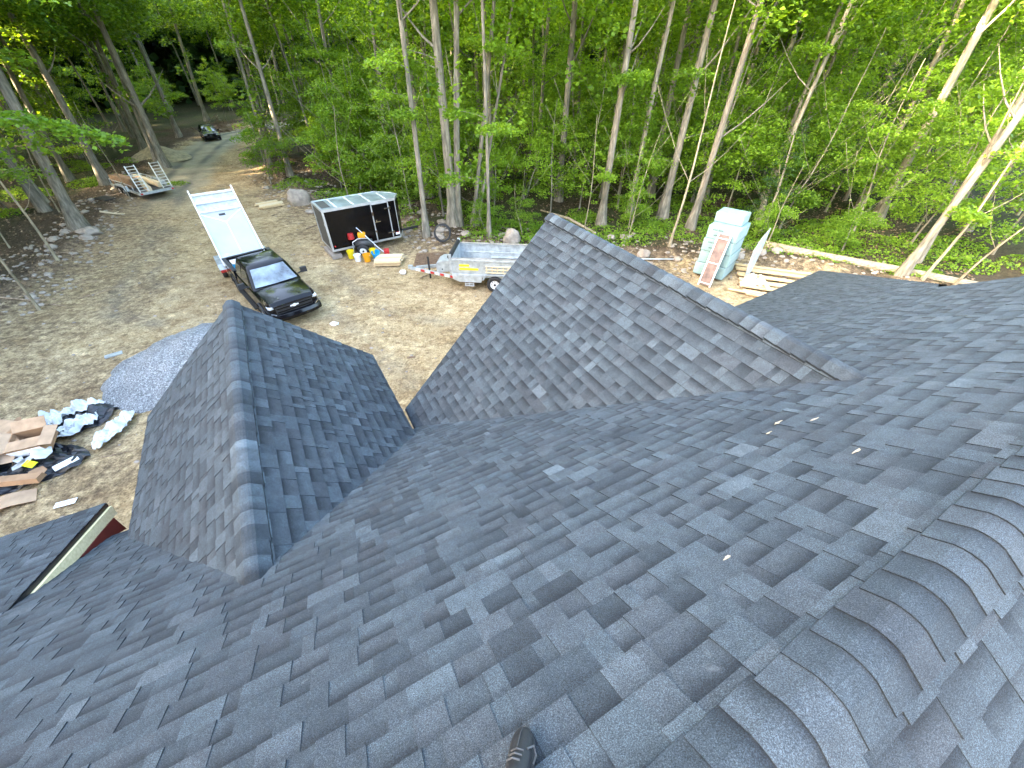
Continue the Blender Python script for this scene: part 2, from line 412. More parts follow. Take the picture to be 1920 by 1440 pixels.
# walls under the roof
wl = MB()
base = [(-10.7, 4.3), (1.0, 4.3), (9.0, 5.1), (10.0, 5.3), (15.8, 6.5), (9.6, 2.0), (8.4, 1.6), (8.4, -5.0), (-10.7, -5.0)]
nb = len(base)
for i in range(nb):
    (u0, v0), (u1, v1) = base[i], base[(i+1) % nb]
    def ztop(u, v): return min(zmain(v), ZR-TM*(VR-v) if v < VR else 99)-.2
    m_ = []
    seg = [(u0, v0), (u1, v1)]
    if v0 > VR > v1 and abs(u0-u1) < .1: seg = [(u0, v0), (u0, VR), (u1, v1)]
    for (a, b) in zip(seg[:-1], seg[1:]): wl.face([W(a[0], a[1], 0), W(b[0], b[1], 0), W(b[0], b[1], ztop(*b)), W(a[0], a[1], ztop(*a))])
wl.build("wall", M_redwall, house)
fs = MB()
fs.bar(W(-11, 4.74, zmain(4.75)-.12), W(1.2, 4.74, zmain(4.75)-.12), .03, .2)
fs.build("fascia", M_drip, house); fs = MB(); fs.bar(W(8.85, 5.54, zmain(5.55)-.12), W(10.08, 5.77, zmain(5.78)-.12), .03, .2); fs.bar(W(10.08, 5.77, zmain(5.78)-.12), W(17, 7.17, zmain(7.18)-.12), .03, .2)
fs.build("fascia", M_drip, house)
# gabled dormers ----------------------------------------------------
def gable(nm, u0, z0, vb, hw, tp, vcorner, seed, capE=.15, k=0.0):
    W = lambda u, v, z: Mv*(u+k*(v-4.0))+Dv*v+Zv*z
    Dg = (Dv+Mv*k).normalized()
    p = math.atan(tp); c, s_ = math.cos(p), math.sin(p)
    va = (6.8-z0)/TM
    wall = MB()
    zc = z0-tp*hw; iw = hw-.3; zi = z0-tp*iw-.16
    wall.face([W(u0-iw, vcorner-.35, 0), W(u0+iw, vcorner-.35, 0), W(u0+iw, vcorner-.35, zi), W(u0, vcorner-.35, z0-.16), W(u0-iw, vcorner-.35, zi)])
    for sg in (-1, 1):
        wall.face([W(u0+sg*iw, vcorner-.35, 0), W(u0+sg*iw, va+.5, 0), W(u0+sg*iw, va+.5, zi), W(u0+sg*iw, vcorner-.35, zi)])
    dw = wall.build("dormer_wall", M_redwall, house)
    def vv(sx): return (6.8-z0+tp*sx)/TM
    for sg, sd_ in ((-1, seed), (1, seed+1)):
        dn = (Mv*sg*c-Zv*s_); O = W(u0, 0, z0)
        poly = [(va-.06, 0), (vb, 0), (vcorner, hw/c), (vv(hw)-.06, hw/c)]
        ax = Dg
        shingles("roof_slope", dw, O, ax, dn, [poly], sd_, .145, .02)
        slab("roof_deck", dw, O, ax, dn, [(va-.1, .05), (vb-.01, .05), (vcorner-.01, hw/c-.005), (vv(hw)-.1, hw/c-.005)], .13)
    ridge_caps("ridge_cap", dw, W(u0, vb, z0), W(u0, va-.12, z0), Mv, p, p, seed+5, capE)
    return dw
gable("dormer_left", -1.13, 5.47, 6.85, 1.80, .89, 6.82, 21, k=-.04)
gable("gable_right", 4.08, 6.16, 6.2, 3.36, .78, 5.38, 31)
# shed dormer at the far left -------------------------------------------
sl_ = .412; ps = math.atan(sl_)
Osd = W(0, 3.36, 4.56); dns = (Dv*math.cos(ps)-Zv*math.sin(ps)); Ls = (5.2-3.36)/math.cos(ps)
cheek = MB()
cheek.prism([W(-3.62, 3.5, 4.40), W(-3.62, 4.95, 3.85), W(-3.62, 4.95, 0), W(-3.62, 4.6, 0), W(-3.62, 4.6, zmain(4.6)-.05), W(-3.62, 3.5, zmain(3.5)-.1)], -Mv*.1)
cheek.prism([W(-3.62, 4.95, 0), W(-3.62, 4.95, 3.85), W(-10.7, 4.95, 3.85), W(-10.7, 4.95, 0)], -Dv*.1)
sdw = cheek.build("dormer_wall", M_redwall, house)
shingles("roof_slope", sdw, Osd, Mv, dns, [[(-11, -.1), (-3.33, -.1), (-3.33, Ls), (-11, Ls)]], 41, .14, 0)
slab("roof_deck", sdw, Osd, Mv, dns, [(-11, -.1), (-3.33, -.1), (-3.33, Ls), (-11, Ls)], .05)
rb = MB()   # raw board on the rake, cut ragged where it meets the main slope
rb.prism([W(-3.335, 5.17, 3.75), W(-3.335, 5.14, 3.62), W(-3.335, 4.72, 3.80), W(-3.335, 4.3, 3.97), W(-3.335, 4.1, 4.055), W(-3.335, 4.08, 4.08), W(-3.335, 3.72, 4.23), W(-3.335, 3.70, 4.30), W(-3.335, 3.5, 4.44)], Mv*.035)
rw = MB(); rw.prism([W(-3.33, v, z) for v, z in ((4.25, 3.985), (4.72, 3.80), (5.02, 3.67), (5.02, 3.40), (4.79, 3.58), (4.25, 3.93))], Mv*.04); rw.build("wall_sheathing", M_redwall, sdw)
rbo = rb.build("rake_board", M_osb, sdw); rbo["label"] = "raw yellowish wood board, ragged along its lower edge"
# loose wood flakes on the shingles
for i, (u, v, s_) in enumerate(((2.85, .95, .07), (3.0, .80, .045), (2.65, .9, .035), (2.6, .42, .05), (1.3, .32, .03))):
    m_ = MB(); P_ = []
    for k in range(9):
        a = k*math.pi/4.5; rr = s_*.62*(.25+.75*random.random()); P_.append(Vector((math.cos(a)*rr*1.9, math.sin(a)*rr*.55, 0)))
    qq = (Dv*SM+Zv*CM).to_track_quat('Z', 'Y'); m_.prism([qq @ p for p in P_], (Dv*SM+Zv*CM)*.004)
    o = m_.build("wood_chip", M_chip, None, loc=W(u, v, zmain(v)+.013)); tag(o, "tiny pale wood flake lying loose on the dark roof shingles", "wood chip", "wood flakes scattered on the roof")
# the shoe standing on the slope -------------------------------------------
def shoe():
    P = W(.10, .125, zmain(.125)+.016); t = thing("shoe", P, "black shoe, only its toe in view, standing on the dark shingles at the bottom edge", "shoe"); t.scale = (.80, .90, .90)
    q = (Dv*SM+Zv*CM).to_track_quat('Z', 'Y').to_matrix()
    toe = Vector((0.02, 1, 0)); nn = (Dv*SM+Zv*CM); f = (toe-nn*toe.dot(nn)).normalized(); s_ = f.cross(nn).normalized()
    def ringp(x, hw, h, z0=.0):
        pts = []
        for k in range(14):
            a = 2*math.pi*k/14; yy = math.cos(a)*hw; zz = z0+h/2+math.sin(a)*h/2
            pts.append(f*x+s_*yy+nn*zz)
        return pts
    up = MB(); up.loft([ringp(.125, .008, .02, .02), ringp(.12, .026, .036, .014), ringp(.10, .038, .046, .014), ringp(.06, .045, .058, .014), ringp(.0, .045, .075, .014), ringp(-.05, .04, .095, .014), ringp(-.12, .036, .11, .014), ringp(-.17, .03, .10, .014), ringp(-.18, .012, .06, .02)])
    up.build("upper", M_blackm, t, smooth=True)
    so_ = MB(); so_.loft([ringp(.132, .008, .016), ringp(.125, .03, .02), ringp(.10, .043, .022), ringp(.05, .049, .022), ringp(-.05, .042, .022), ringp(-.17, .036, .022), ringp(-.187, .012, .02)])
    so_.build("sole", M_tyre, t, smooth=True)
    tg = MB(); tg.tube([f*.115+nn*.05, f*.09+nn*.066, f*.03+nn*.083], .0022, 6); 
    tg.build("toe_seam", M_dgrey, t)
    lc = MB()
    for x in (.02, -.005, -.03): lc.tube([f*x-s_*.025+nn*(.09-x*.6), f*x+nn*(.1-x*.6), f*x+s_*.025+nn*(.09-x*.6)], .003, 6)
    lc.tube([f*.03+s_*.035+nn*.07, f*.05+s_*.055+nn*.055, f*.03+s_*.062+nn*.04, f*.0+s_*.055+nn*.045], .004, 6)
    lc.build("lace", M_dgrey, t)
shoe()

# ------------------------------------------------------------------ ground
def g(x, y): return Vector((x*1.1053, y*1.1053, 0))
CLEAR = [g(*p) for p in ((-20.0, 4), (-20.5, 14.4), (-23.2, 22), (-25.8, 27.5), (-27.2, 33), (-33, 43), (-37, 57), (-36.5, 66), (-34, 66), (-30.0, 55), (-24.5, 42), (-19.5, 36), (-15.5, 31), (-12.5, 27.6), (-6.0, 24.5), (-3.0, 20.6), (2, 19.6), (8, 18.6), (12.5, 18.3), (17, 15.6), (30, 9), (30, -25), (-24, -25))]
CLEAR2 = [g(*p) for p in ((-8, 2), (-11.5, 7.5), (-14.2, 11.0), (-15.6, 15), (-18.6, 20.5), (-22.5, 26.5), (-25.5, 32), (-33, 43), (-37, 57), (-36.5, 66), (-34, 66), (-30.0, 55), (-24.5, 42), (-19.5, 34), (-14.0, 26.5), (-10.5, 21.5), (-6.0, 20), (-3.0, 18.4), (2, 17.6), (8, 17.6), (12.5, 17), (17, 14.6), (30, 9), (30, -25), (-6, -25))]
ROADC = [g(*p) for p in ((-20, 22), (-24.5, 31), (-28.5, 40), (-31.5, 48), (-33.2, 54.5), (-32, 60), (-27, 66), (-18, 74))]
RUTS = [[g(*p) for p in ((-21, 24), (-18.2, 19.5), (-16.6, 15.8), (-15.2, 13.2), (-12.8, 12.4))], [g(*p) for p in ((-19.6, 23), (-16.9, 19), (-15.6, 16.2), (-13.6, 14.4))], [g(*p) for p in ((-17.5, 26), (-12.5, 20), (-9.5, 15.5), (-5.5, 12), (-3, 9))], [g(*p) for p in ((-8, 17), (-5, 13.5), (-1, 12))]]
def sdist(x, y, poly):
    ins = False; best = 1e9; n = len(poly); j = n-1
    for i in range(n):
        xi, yi, xj, yj = poly[i].x, poly[i].y, poly[j].x, poly[j].y
        if (yi > y) != (yj > y) and x < (xj-xi)*(y-yi)/(yj-yi)+xi: ins = not ins
        dx, dy = xj-xi, yj-yi; t = max(0, min(1, ((x-xi)*dx+(y-yi)*dy)/(dx*dx+dy*dy+1e-9)))
        best = min(best, math.hypot(x-xi-dx*t, y-yi-dy*t)); j = i
    return best if ins else -best
def ldist(x, y, line):
    best = 1e9
    for a, b in zip(line[:-1], line[1:]):
        dx, dy = b.x-a.x, b.y-a.y; t = max(0, min(1, ((x-a.x)*dx+(y-a.y)*dy)/(dx*dx+dy*dy)))
        best = min(best, math.hypot(x-a.x-dx*t, y-a.y-dy*t))
    return best
def gz(x, y):
    """ground height: soft lumps, rougher in the wood"""
    p = Vector((x, y, 0)); h = .05*noise.noise(p*.35)+.025*noise.noise(p*1.3)
    return h
def gh(x, y, c=None):
    c = sdist(x, y, CLEAR) if c is None else c
    p = Vector((x, y, 3)); k = max(0, min(1, (1.5-c)/4))
    near_house = 1
    h = .05*noise.noise(p*.35)+.03*noise.noise(p*1.4)+.018*noise.noise(p*3.1)
    h += k*(.30*noise.noise(p*.22)+.12*noise.noise(p*.8)+.10)
    # churned bank of earth round the edge of the clearing
    h += .28*math.exp(-((c+.4)/1.3)**2)*(.5+noise.noise(p*.6))
    return h
def axis_vals(lo, hi, flo, fhi, fine, far):
    v = []; x = flo
    while x <= fhi: v.append(x); x += fine
    st = fine; x = v[-1]
    while x < hi: st *= 1.25; x += st; v.append(min(x, hi))
    st = fine; x = v[0]
    while x > lo: st *= 1.25; x -= st; v.insert(0, max(x, lo))
    return v
def ground():
    xs = axis_vals(-900, 900, -50, 26, .3, 0); ys = axis_vals(-500, 1400, 2, 62, .3, 0)
    nx, ny = len(xs), len(ys); vs_ = []; col = []
    for y in ys:
        for x in xs:
            far = abs(x) > 120 or y > 140 or y < -40
            c = -20 if far else sdist(x, y, CLEAR); r = 50 if far else ldist(x, y, ROADC)
            vs_.append((x, y, 0 if far else gh(x, y, c)))
            p = Vector((x, y, 0)); wob = 1.6*noise.noise(p*.45)+.8*noise.noise(p*1.5)
            cl = max(0, min(1, .5+(c+wob-1.0)/2.2)); rd = max(0, min(1, .5+(2.3-r+wob*.4)/1.0))*max(0, min(1, (y-27)/9))
            if not far: c2 = sdist(x, y, CLEAR2); cl = max(0, min(1, .5+(c2+wob*1.5-.2)/4.5)); cl = max(cl, min(.56, .22+c*.13)+.05*wob if c > 0 else 0)*(1 if c > 0 else max(0, 1+c/1.5))
            trk = max(0, min(1, 1.2-abs(r-.95)/.38))*max(0, min(1, (y-26)/6))*(.6+.8*noise.noise(p*.3)) if r < 3 else 0
            gr = max(0, min(1, .5+1.8*noise.noise(p*.25+Vector((7, 3, 0)))+(.35 if c < -3 else -.2)))*(1-cl)*(0 if c > -.5 else 1 if x > -18 or c < -4 else .15)
            if not far and y < 30 and c > 0:
                rr = min(ldist(x, y, q) for q in RUTS); trk = max(trk, .42*max(0, 1.15-abs(rr-.1+.15*noise.noise(p*1.1))/.34)*(.55+.9*noise.noise(p*.8)))
            col += [cl, rd, gr, max(0, min(1, trk))]
    fc = [(j*nx+i, j*nx+i+1, (j+1)*nx+i+1, (j+1)*nx+i) for j in range(ny-1) for i in range(nx-1)]
    me = bpy.data.meshes.new("ground"); me.from_pydata(vs_, [], fc)
    at = me.color_attributes.new("zone", 'FLOAT_COLOR', 'POINT'); at.data.foreach_set("color", col)
    me.polygons.foreach_set("use_smooth", [True]*len(me.polygons))
    m, t, b = newmat("dirt_and_leaf_litter"); b.inputs["Roughness"].default_value = .95; b.inputs["Specular IOR Level"].default_value = .2
    z = N(t, "ShaderNodeVertexColor", layer_name="zone"); sp = N(t, "ShaderNodeSeparateColor"); t.links.new(z.outputs[0], sp.inputs[0])
    tc = N(t, "ShaderNodeTexCoord").outputs["Object"]
    mp = N(t, "ShaderNodeMapping"); mp.inputs["Rotation"].default_value = (0, 0, R(38)); mp.inputs["Scale"].default_value = (.8, 1.3, 1); t.links.new(tc, mp.inputs[0])
    n1 = noise_(t, .55, 6, tc, .62); n2 = noise_(t, 3.5, 6, tc, .7); n3 = noise_(t, 16, 4, tc, .7); n4 = noise_(t, 1.5, 5, mp.outputs[0], .65)
    sand = ramp(t, [(.30, (.17, .11, .058)), (.42, (.34, .245, .135)), (.55, (.47, .36, .21)), (.7, (.60, .485, .315))], math_(t, 'ADD', math_(t, 'MULTIPLY', n1, .5), math_(t, 'MULTIPLY', n2, .5))).outputs[0]
    sand = mix(t, 1.0, sand, ramp(t, [(.36, (.78, .73, .68)), (.5, (1, 1, 1)), (.7, (1.12, 1.11, 1.08))], n4).outputs[0], 'MULTIPLY')
    cv = N(t, "ShaderNodeTexVoronoi"); cv.inputs["Scale"].default_value = 6.5; t.links.new(tc, cv.inputs["Vector"]); cs_ = N(t, "ShaderNodeSeparateColor"); t.links.new(cv.outputs["Color"], cs_.inputs[0])
    sand = mix(t, 1.0, sand, ramp(t, [(.0, (.70, .68, .66)), (.2, (.95, .95, .95)), (.85, (1.03, 1.03, 1.03)), (1, (1.3, 1.3, 1.3))], cs_.outputs[0]).outputs[0], 'MULTIPLY')
    sand = mix(t, 1.0, sand, ramp(t, [(.34, (.55, .54, .52)), (.5, (1.02, 1.02, 1.02)), (.68, (1.4, 1.4, 1.4))], n3).outputs[0], 'MULTIPLY')
    lit = ramp(t, [(.32, (.045, .032, .022)), (.46, (.12, .086, .058)), (.57, (.21, .155, .105)), (.7, (.36, .28, .20))], math_(t, 'ADD', math_(t, 'MULTIPLY', n3, .5), math_(t, 'MULTIPLY', n2, .5))).outputs[0]
    grn = ramp(t, [(.35, (.015, .026, .008)), (.6, (.04, .06, .015)), (.75, (.09, .11, .03))], n3).outputs[0]
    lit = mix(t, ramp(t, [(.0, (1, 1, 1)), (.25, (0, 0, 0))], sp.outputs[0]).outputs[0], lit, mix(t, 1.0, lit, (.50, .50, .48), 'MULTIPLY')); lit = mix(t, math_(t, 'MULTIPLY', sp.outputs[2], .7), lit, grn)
    road = ramp(t, [(.35, (.22, .19, .15)), (.5, (.36, .32, .23)), (.65, (.46, .41, .30))], math_(t, 'ADD', math_(t, 'MULTIPLY', n1, .6), math_(t, 'MULTIPLY', n3, .4))).outputs[0]
    edge = math_(t, 'ADD', sp.outputs[0], math_(t, 'MULTIPLY', math_(t, 'SUBTRACT', n2, .5), 1.3))
    ef = ramp(t, [(.22, (0, 0, 0)), (.72, (1, 1, 1))], edge).outputs[0]
    c = mix(t, ef, lit, sand); c = mix(t, sp.outputs[1], c, road); c = mix(t, math_(t, 'MULTIPLY', z.outputs[1], .95), c, (.12, .125, .12))
    t.links.new(c, b.inputs["Base Color"]); bump(t, b, math_(t, 'ADD', math_(t, 'MULTIPLY', n3, .6), n2), 1.0, .15)
    me.materials.append(m)
    o = bpy.data.objects.new("ground", me); COL.objects.link(o); tag(o, kind="structure")
ground()
def sit(x, y): return Vector((x, y, gh(x, y)))
# ------------------------------------------------------------------ foliage prototypes
def leaf_quad(mb, p, size, rnd, tilt=.6):
    n = Vector((rnd.gauss(0, tilt), rnd.gauss(0, tilt), 1)).normalized(); a = rnd.uniform(0, 6.283)
    x = Vector((math.cos(a), math.sin(a), 0)); x = (x-n*x.dot(n)).normalized(); y = n.cross(x); s = size*rnd.uniform(.65, 1.25)
    b = len(mb.v); w_ = s*.52
    mb.v += [tuple(p-x*s*.5), tuple(p+y*w_-x*s*.05+n*s*.08), tuple(p+x*s*.5), tuple(p-y*w_-x*s*.05+n*s*.08)]
    mb.f.append((b, b+1, b+2, b+3)); mb.c.append(None); mb.uv.append(None)
def spray(lb, tb, p0, d, L, wd, n, size, rnd, droop=.15, up=.1, thick=.10):
    d = d.normalized(); side = Vector((-d.y, d.x, 0)).normalized(); pts = []
    for i in range(5):
        k = i/4; pts.append(p0+d*L*k+Vector((0, 0, up*L*math.sin(k*2.2)-droop*L*k*k)))
    if tb is not None: tb.tube(pts, [.012*L+.006, .009*L+.004, .006*L+.003, .005, .003], 4, cap=False)
    for _ in range(n):
        k = rnd.random()**.75; i = min(3, int(k*4)); q = pts[i].lerp(pts[i+1], k*4-i)
        ww = wd*math.sin(min(1, k*1.25+.12)*math.pi*.82)
        o = rnd.gauss(0, .42)*ww
        leaf_quad(lb, q+side*o+Vector((0, 0, rnd.gauss(0, thick)-abs(o)*.18)), size, rnd)
def crown_mesh(name, seed, z0, z1, rad, nsp, nl, size, low=0, mat=LEAF, shape='oval', thick=.12):
    rnd = random.Random(seed); lb = MB()
    for i in range(nsp+low):
        if i < low: z = rnd.uniform(z0*.35, z0); r = rad*rnd.uniform(.25, .5)
        else:
            k = (i-low+.5)/nsp; z = z0+(z1-z0)*k
            pf = math.sin(min(1, .18+k*.9)*math.pi) if shape == 'oval' else (1-k)*.9+.1
            r = rad*max(.22, pf)*rnd.uniform(.65, 1.15)
        a = rnd.uniform(0, 6.283); d = Vector((math.cos(a), math.sin(a), rnd.uniform(-.1, .35)))
        st = Vector((0, 0, z))+Vector((math.cos(a), math.sin(a), 0))*r*rnd.uniform(.05, .3)
        spray(lb, None, st, d, r, r*.55+.25, max(6, int(nl*(r/rad)**1.2)), size, rnd, thick=thick)
    return lb.mesh(name, mat)
CROWN = [crown_mesh("crown", 100+i, 9.8, 23+i, 4.6, 95, 320, .23, low=3, thick=.28) for i in range(4)]
CROWNL = [crown_mesh("crown", 150+i, 9.3, 22+i, 4.3, 60, 120, .22, low=5, thick=.24) for i in range(4)]
UNDER = [crown_mesh("crown", 200+i, .9+.5*(i % 3), 5.2+1.3*i, 2.0+.28*i, 34, 230, .13, mat=(LEAF if i % 2 else LEAF_Y), thick=.10) for i in range(5)]
HEM = [crown_mesh("crown", 300+i, .8, 9+i, 2.6, 70, 110, .12, mat=LEAF_D, shape='cone', thick=.07) for i in range(2)]
SAPC = [crown_mesh("crown", 400+i, 2.2, 5.5+i*.6, .95, 14, 38, .13, mat=LEAF_Y, thick=.08) for i in range(3)]
def trunk_mb(h, r, rnd, bend=.3, forks=0, flare=1.5, n=9, seg=12):
    mb = MB(); ph = rnd.uniform(0, 6.28); ph2 = rnd.uniform(0, 6.28); pts = []; rr = []
    for i in range(seg+1):
        k = i/seg; z = h*k-.25*(1-k)
        pts.append(Vector((bend*(math.sin(k*3.1+ph)-math.sin(ph))*.6*min(1, k*2), bend*(math.sin(k*4.3+ph2)-math.sin(ph2))*.5*min(1, k*2), z)))
        rr.append(r*(1-.72*k)+(r*(flare-1)*math.exp(-z/.35) if z > -.3 else 0))
    mb.tube(pts, rr, n, cap=False)
    for f in range(forks):
        i = int(seg*rnd.uniform(.3, .8)); a = rnd.uniform(0, 6.28); L = rnd.uniform(1.2, 3.2); p = pts[i]
        d = Vector((math.cos(a), math.sin(a), rnd.uniform(.5, 1.3)))
        mb.tube([p, p+d*L*.35, p+d*L*.7+Vector((0, 0, .25)), p+d*L+Vector((0, 0, .6))], [rr[i]*.4, rr[i]*.28, rr[i]*.18, .01], 5, cap=False)
    return mb
def make_tree(name, x, y, h, dia, label, group=None, lean=(0, 0), crown=None, rnd=random, bark=None, cs=1.0, forks=4, bend=.3, twin=None, cz=None, low=True):
    t = thing(name, (x, y, gh(x, y)-.05), label, "tree", group=group, rot=(-lean[1], lean[0], rnd.uniform(-.0, .0)))
    mb = trunk_mb(h, dia/2, rnd, bend, forks)
    if twin:
        m2 = trunk_mb(h*.95, dia*.36, rnd, bend, forks)
        b0 = len(mb.v); mb.v += [(a+twin[0]+c*twin[2], b+twin[1]+c*twin[3], c) for a, b, c in m2.v]
        mb.f += [tuple(k+b0 for k in f) for f in m2.f]; mb.c += m2.c; mb.uv += m2.uv
    mb.build("trunk", bark or BARK, t, smooth=True)
    if crown is not None:
        c = bpy.data.objects.new("crown", crown); COL.objects.link(c); c.parent = t; c.rotation_euler = (0, 0, rnd.uniform(0, 6.28)); c.scale = (cs, cs, cs)
        if cz: c.location = (0, 0, cz)
    return t
rt = random.Random(5)
BIG = [  # x, y (world), diameter, lean x, label
 (-26.5, 24.8, .62, .10, "leaning grey tree beside the flat pinkish boulder at the left edge of the clearing"),
 (-32.5, 34.7, .55, .05, "grey tree rising just behind the front of the open utility trailer"),
 (-32.2, 41.2, .62, .09, "stout twin-stemmed tree in front of the mound of sand"),
 (-38.5, 47.6, .55, .09, "tree behind the sand mound at the left side of the drive"),
 (-42.0, 58.5, .5, .05, "tree beside the parked black car, on its left"),
 (-46.5, 56.8, .4, .08, "thin dark tree in the shade left of the black car"),
 (-24.6, 46.2, .42, .06, "crooked pale tree on the bank right of the drive"),
 (-18.9, 37.4, .38, .07, "tree standing on the bank behind the large grey boulder"),
 (-14.1, 38.2, .36, .07, "straight slim tree behind the rear of the black enclosed trailer"),
 (-9.5, 33.9, .28, .07, "slim tree behind the nose of the black enclosed trailer"),
 (-5.0, 23.4, .30, .03, "narrow pale tree between the enclosed trailer and the hose coil"),
 (-3.55, 24.6, .56, .02, "thick double-stemmed maple rising behind the black hose coil"),
 (-2.4, 24.9, .24, .16, "slanting thin tree crossing right of the double maple"),
 (-1.3, 22.6, .19, .02, "very straight pole-like tree behind the dump trailer"),
 (1.9, 34.7, .32, .04, "straight grey tree deep behind the dump trailer by the brush heap"),
 (3.3, 30.4, .46, .03, "grey tree behind the peak of the right gable, larger one with a brown base"),
 (5.5, 25.2, .42, -.01, "straight tree right behind the peak of the right gable"),
 (7.6, 26.8, .34, .01, "broad-based tree wrapped in young leaves right of the gable peak"),
 (9.6, 26.3, .46, .0, "tall tree left of the mint foam stack, slightly leaning right"),
 (10.9, 24.8, .40, .03, "tree marked with a pale ring just left of the mint foam stack"),
 (16.0, 26.7, .28, .0, "thin dark tree behind the mint foam stack"),
 (22.9, 25.8, .50, -.06, "sunlit orange-barked tree beyond the lumber, leaning right"),
 (18.6, 17.9, .32, .06, "slender sunlit tree growing by the fallen log"),
 (27.5, 24.5, .42, -.04, "tall tree at the right edge of the wood, second from the corner"),
 (-49.7, 45.0, .42, .08, "dark leaning tree at the far left edge"),
 (-46.2, 71.8, .5, .08, "distant tree beyond the black car"),
 (-34.8, 73.5, .4, .1, "distant tree where the drive bends away to the right"),
 (21.0, 20.0, .34, .04, "leaning tree behind the far right corner of the roof"),
 (-22.0, 40.5, .30, .06, "small tree at the foot of the bank right of the drive"),
 (13.8, 30.5, .40, .0, "half-hidden tree in the leaves behind the foam stack"),
 (-37.0, 36.5, .46, .08, "dark tree in the shade left of the open utility trailer"),
]
BIGT = []
for i, (x, y, d, lx, lab) in enumerate(BIG):
    tw = None
    if "twin" in lab: tw = (-.7, .3, -.03, 0)
    if "double" in lab: tw = (.28, .1, .035, 0)
    BIGT.append(make_tree("maple_tree", x, y, rt.uniform(19, 23), d, lab, "tall trees along the clearing", (lx, rt.uniform(-.02, .02)), (CROWN if x < -25 else CROWNL)[i % 4], rt, cs=rt.uniform(.9, 1.1), twin=tw, bend=rt.uniform(.15, .5), bark=BARK))
def leafy_branch(t, z, az, L, n, seed):
    rb_ = random.Random(seed); lb = MB(); tb = MB(); d = Vector((math.cos(az), math.sin(az), .12)); p0 = Vector((0, 0, z))
    spray(lb, tb, p0, d, L, L*.42, n, .135, rb_, droop=.12, up=.12, thick=.10)
    for s_ in (-1, 1):
        d2 = Vector((math.cos(az+s_*.6), math.sin(az+s_*.6), .1)); spray(lb, tb, p0+d*L*.45, d2, L*.55, L*.3, n//2, .135, rb_, droop=.15, up=.08, thick=.09)
    b = tb.build("branch", BARK, t); lb.build("leaves", LEAF_Y, b)
for i in (6, 7, 8, 9, 10, 11, 12, 13, 14, 15, 16, 17, 18, 20, 21, 22, 23, 27, 0, 1):
    for k in range(3 if i in (10, 11, 13, 14, 16, 18) else 2):
        leafy_branch(BIGT[i], rt.uniform(2.6, 8.6), R(-90)+rt.uniform(-1.5, 1.5), rt.uniform(1.5, 3.0), rt.randint(150, 300), i*10+k)
SAP = [(-23.2, 19.6, .13, .10, 8, "bare leaning pole tree at the left edge of the dirt"), (-20.0, 14.9, .11, .10, 7, "bare thin sapling low at the left edge"),
 (8.4, 21.0, .13, .05, 10, "pale whip-like sapling left of the mint foam stack"), (19.2, 17.4, .14, .10, 7, "pale thin sapling right of the fallen log"),
 (20.3, 16.9, .10, .2, 6, "strongly leaning pale sapling near the right edge"), (4.2, 23.6, .07, .05, 6, "thin pale sapling behind the right gable peak"),
 (6.6, 22.6, .06, .08, 5.5, "slim whip with few leaves by the tree behind the gable"), (7.0, 24.3, .07, .03, 5, "low bare sapling in front of the broad-based tree"),
 (13.9, 21.5, .07, .12, 4, "short bare stick sapling right of the foam stack"), (-10.6, 27.6, .09, .05, 6, "thin sapling close behind the enclosed trailer roof"),
 (-28.2, 22.0, .08, .08, 7, "thin dark whip behind the leaning grey tree"), (-30, 27.5, .08, .1, 8, "slim sapling between the two left trees"),
 (-27.6, 30.6, .07, .09, 6, "thin sapling at the side of the utility trailer")]
for i, (x, y, d, lx, h, lab) in enumerate(SAP):
    make_tree("sapling", x, y, h, d, lab, "thin saplings at the edge of the wood", (lx, .0), SAPC[i % 3] if i in (5, 6, 7, 9) else None, rt, bark=BARK_P, forks=3, bend=.35, cs=.8)
# young leafy trees at the edge of the wood
UND = [(-21.5, 41.5, 1, 1.0), (-18.6, 43, 2, 1.1), (-16.2, 40.0, 1, .9), (-19.8, 35.6, 0, .9), (-11.8, 33.5, 2, 1.0), (-8.0, 31.5, 0, 1.0), (-6.8, 28.0, 3, .8), (-4.4, 26.5, 1, 1.0), (-5.2, 30.5, 4, .85),
 (-1.2, 27.5, 0, .9), (.8, 30.5, 1, 1.0), (2.5, 27.2, 2, .8), (4.6, 28.5, 3, .8), (7.2, 28.5, 2, 1.0), (10.2, 29.0, 4, .9), (12.2, 27.0, 3, .9), (14.2, 27.5, 2, 1.0), (16.4, 24.8, 1, 1.0), (18.2, 27.0, 3, 1.0), (20.0, 23.6, 2, 1.0),
 (22.0, 21.8, 1, .9), (24.0, 24.0, 4, .9), (26.0, 21.0, 3, .9), (21.5, 28.5, 4, 1.0), (25.5, 28.0, 3, 1.1), (29, 25, 4, 1.0), (30.5, 21.0, 2, 1.1), (-34.5, 28.5, 1, .8), (-33, 23.5, 0, .8), (-36.5, 25.0, 2, .9), (-31.0, 19.0, 1, .8), 
 (-13.2, 37, 4, 1.0), (-10, 38, 3, 1.1), (-2, 36, 4, 1.1), (5, 35, 4, 1.1), (9.5, 34.5, 3, 1.2), (15, 33, 4, 1.1), (19, 33, 3, 1.2), (24.5, 33, 4, 1.2), (30, 31, 4, 1.1), (33, 27, 3, 1.1), (27.5, 17.8, 1, .9), (-1.5, 23.5, 0, .45), (.6, 23.2, 1, .42), (7.4, 24.9, 0, .5), (14.5, 22.6, 0, .5), (17.6, 20.8, 0, .55)]
for i, (x, y, k, s) in enumerate(UND):
    h = (5.4+1.3*k)*s
    make_tree("young_maple", x, y, h, .10*s+.02, "young maple with a spreading bright green crown at the edge of the wood", "young maples at the edge of the wood", (rt.uniform(-.08, .08), rt.uniform(-.1, .02)), UNDER[k], rt, cs=s, forks=5, bend=.35)
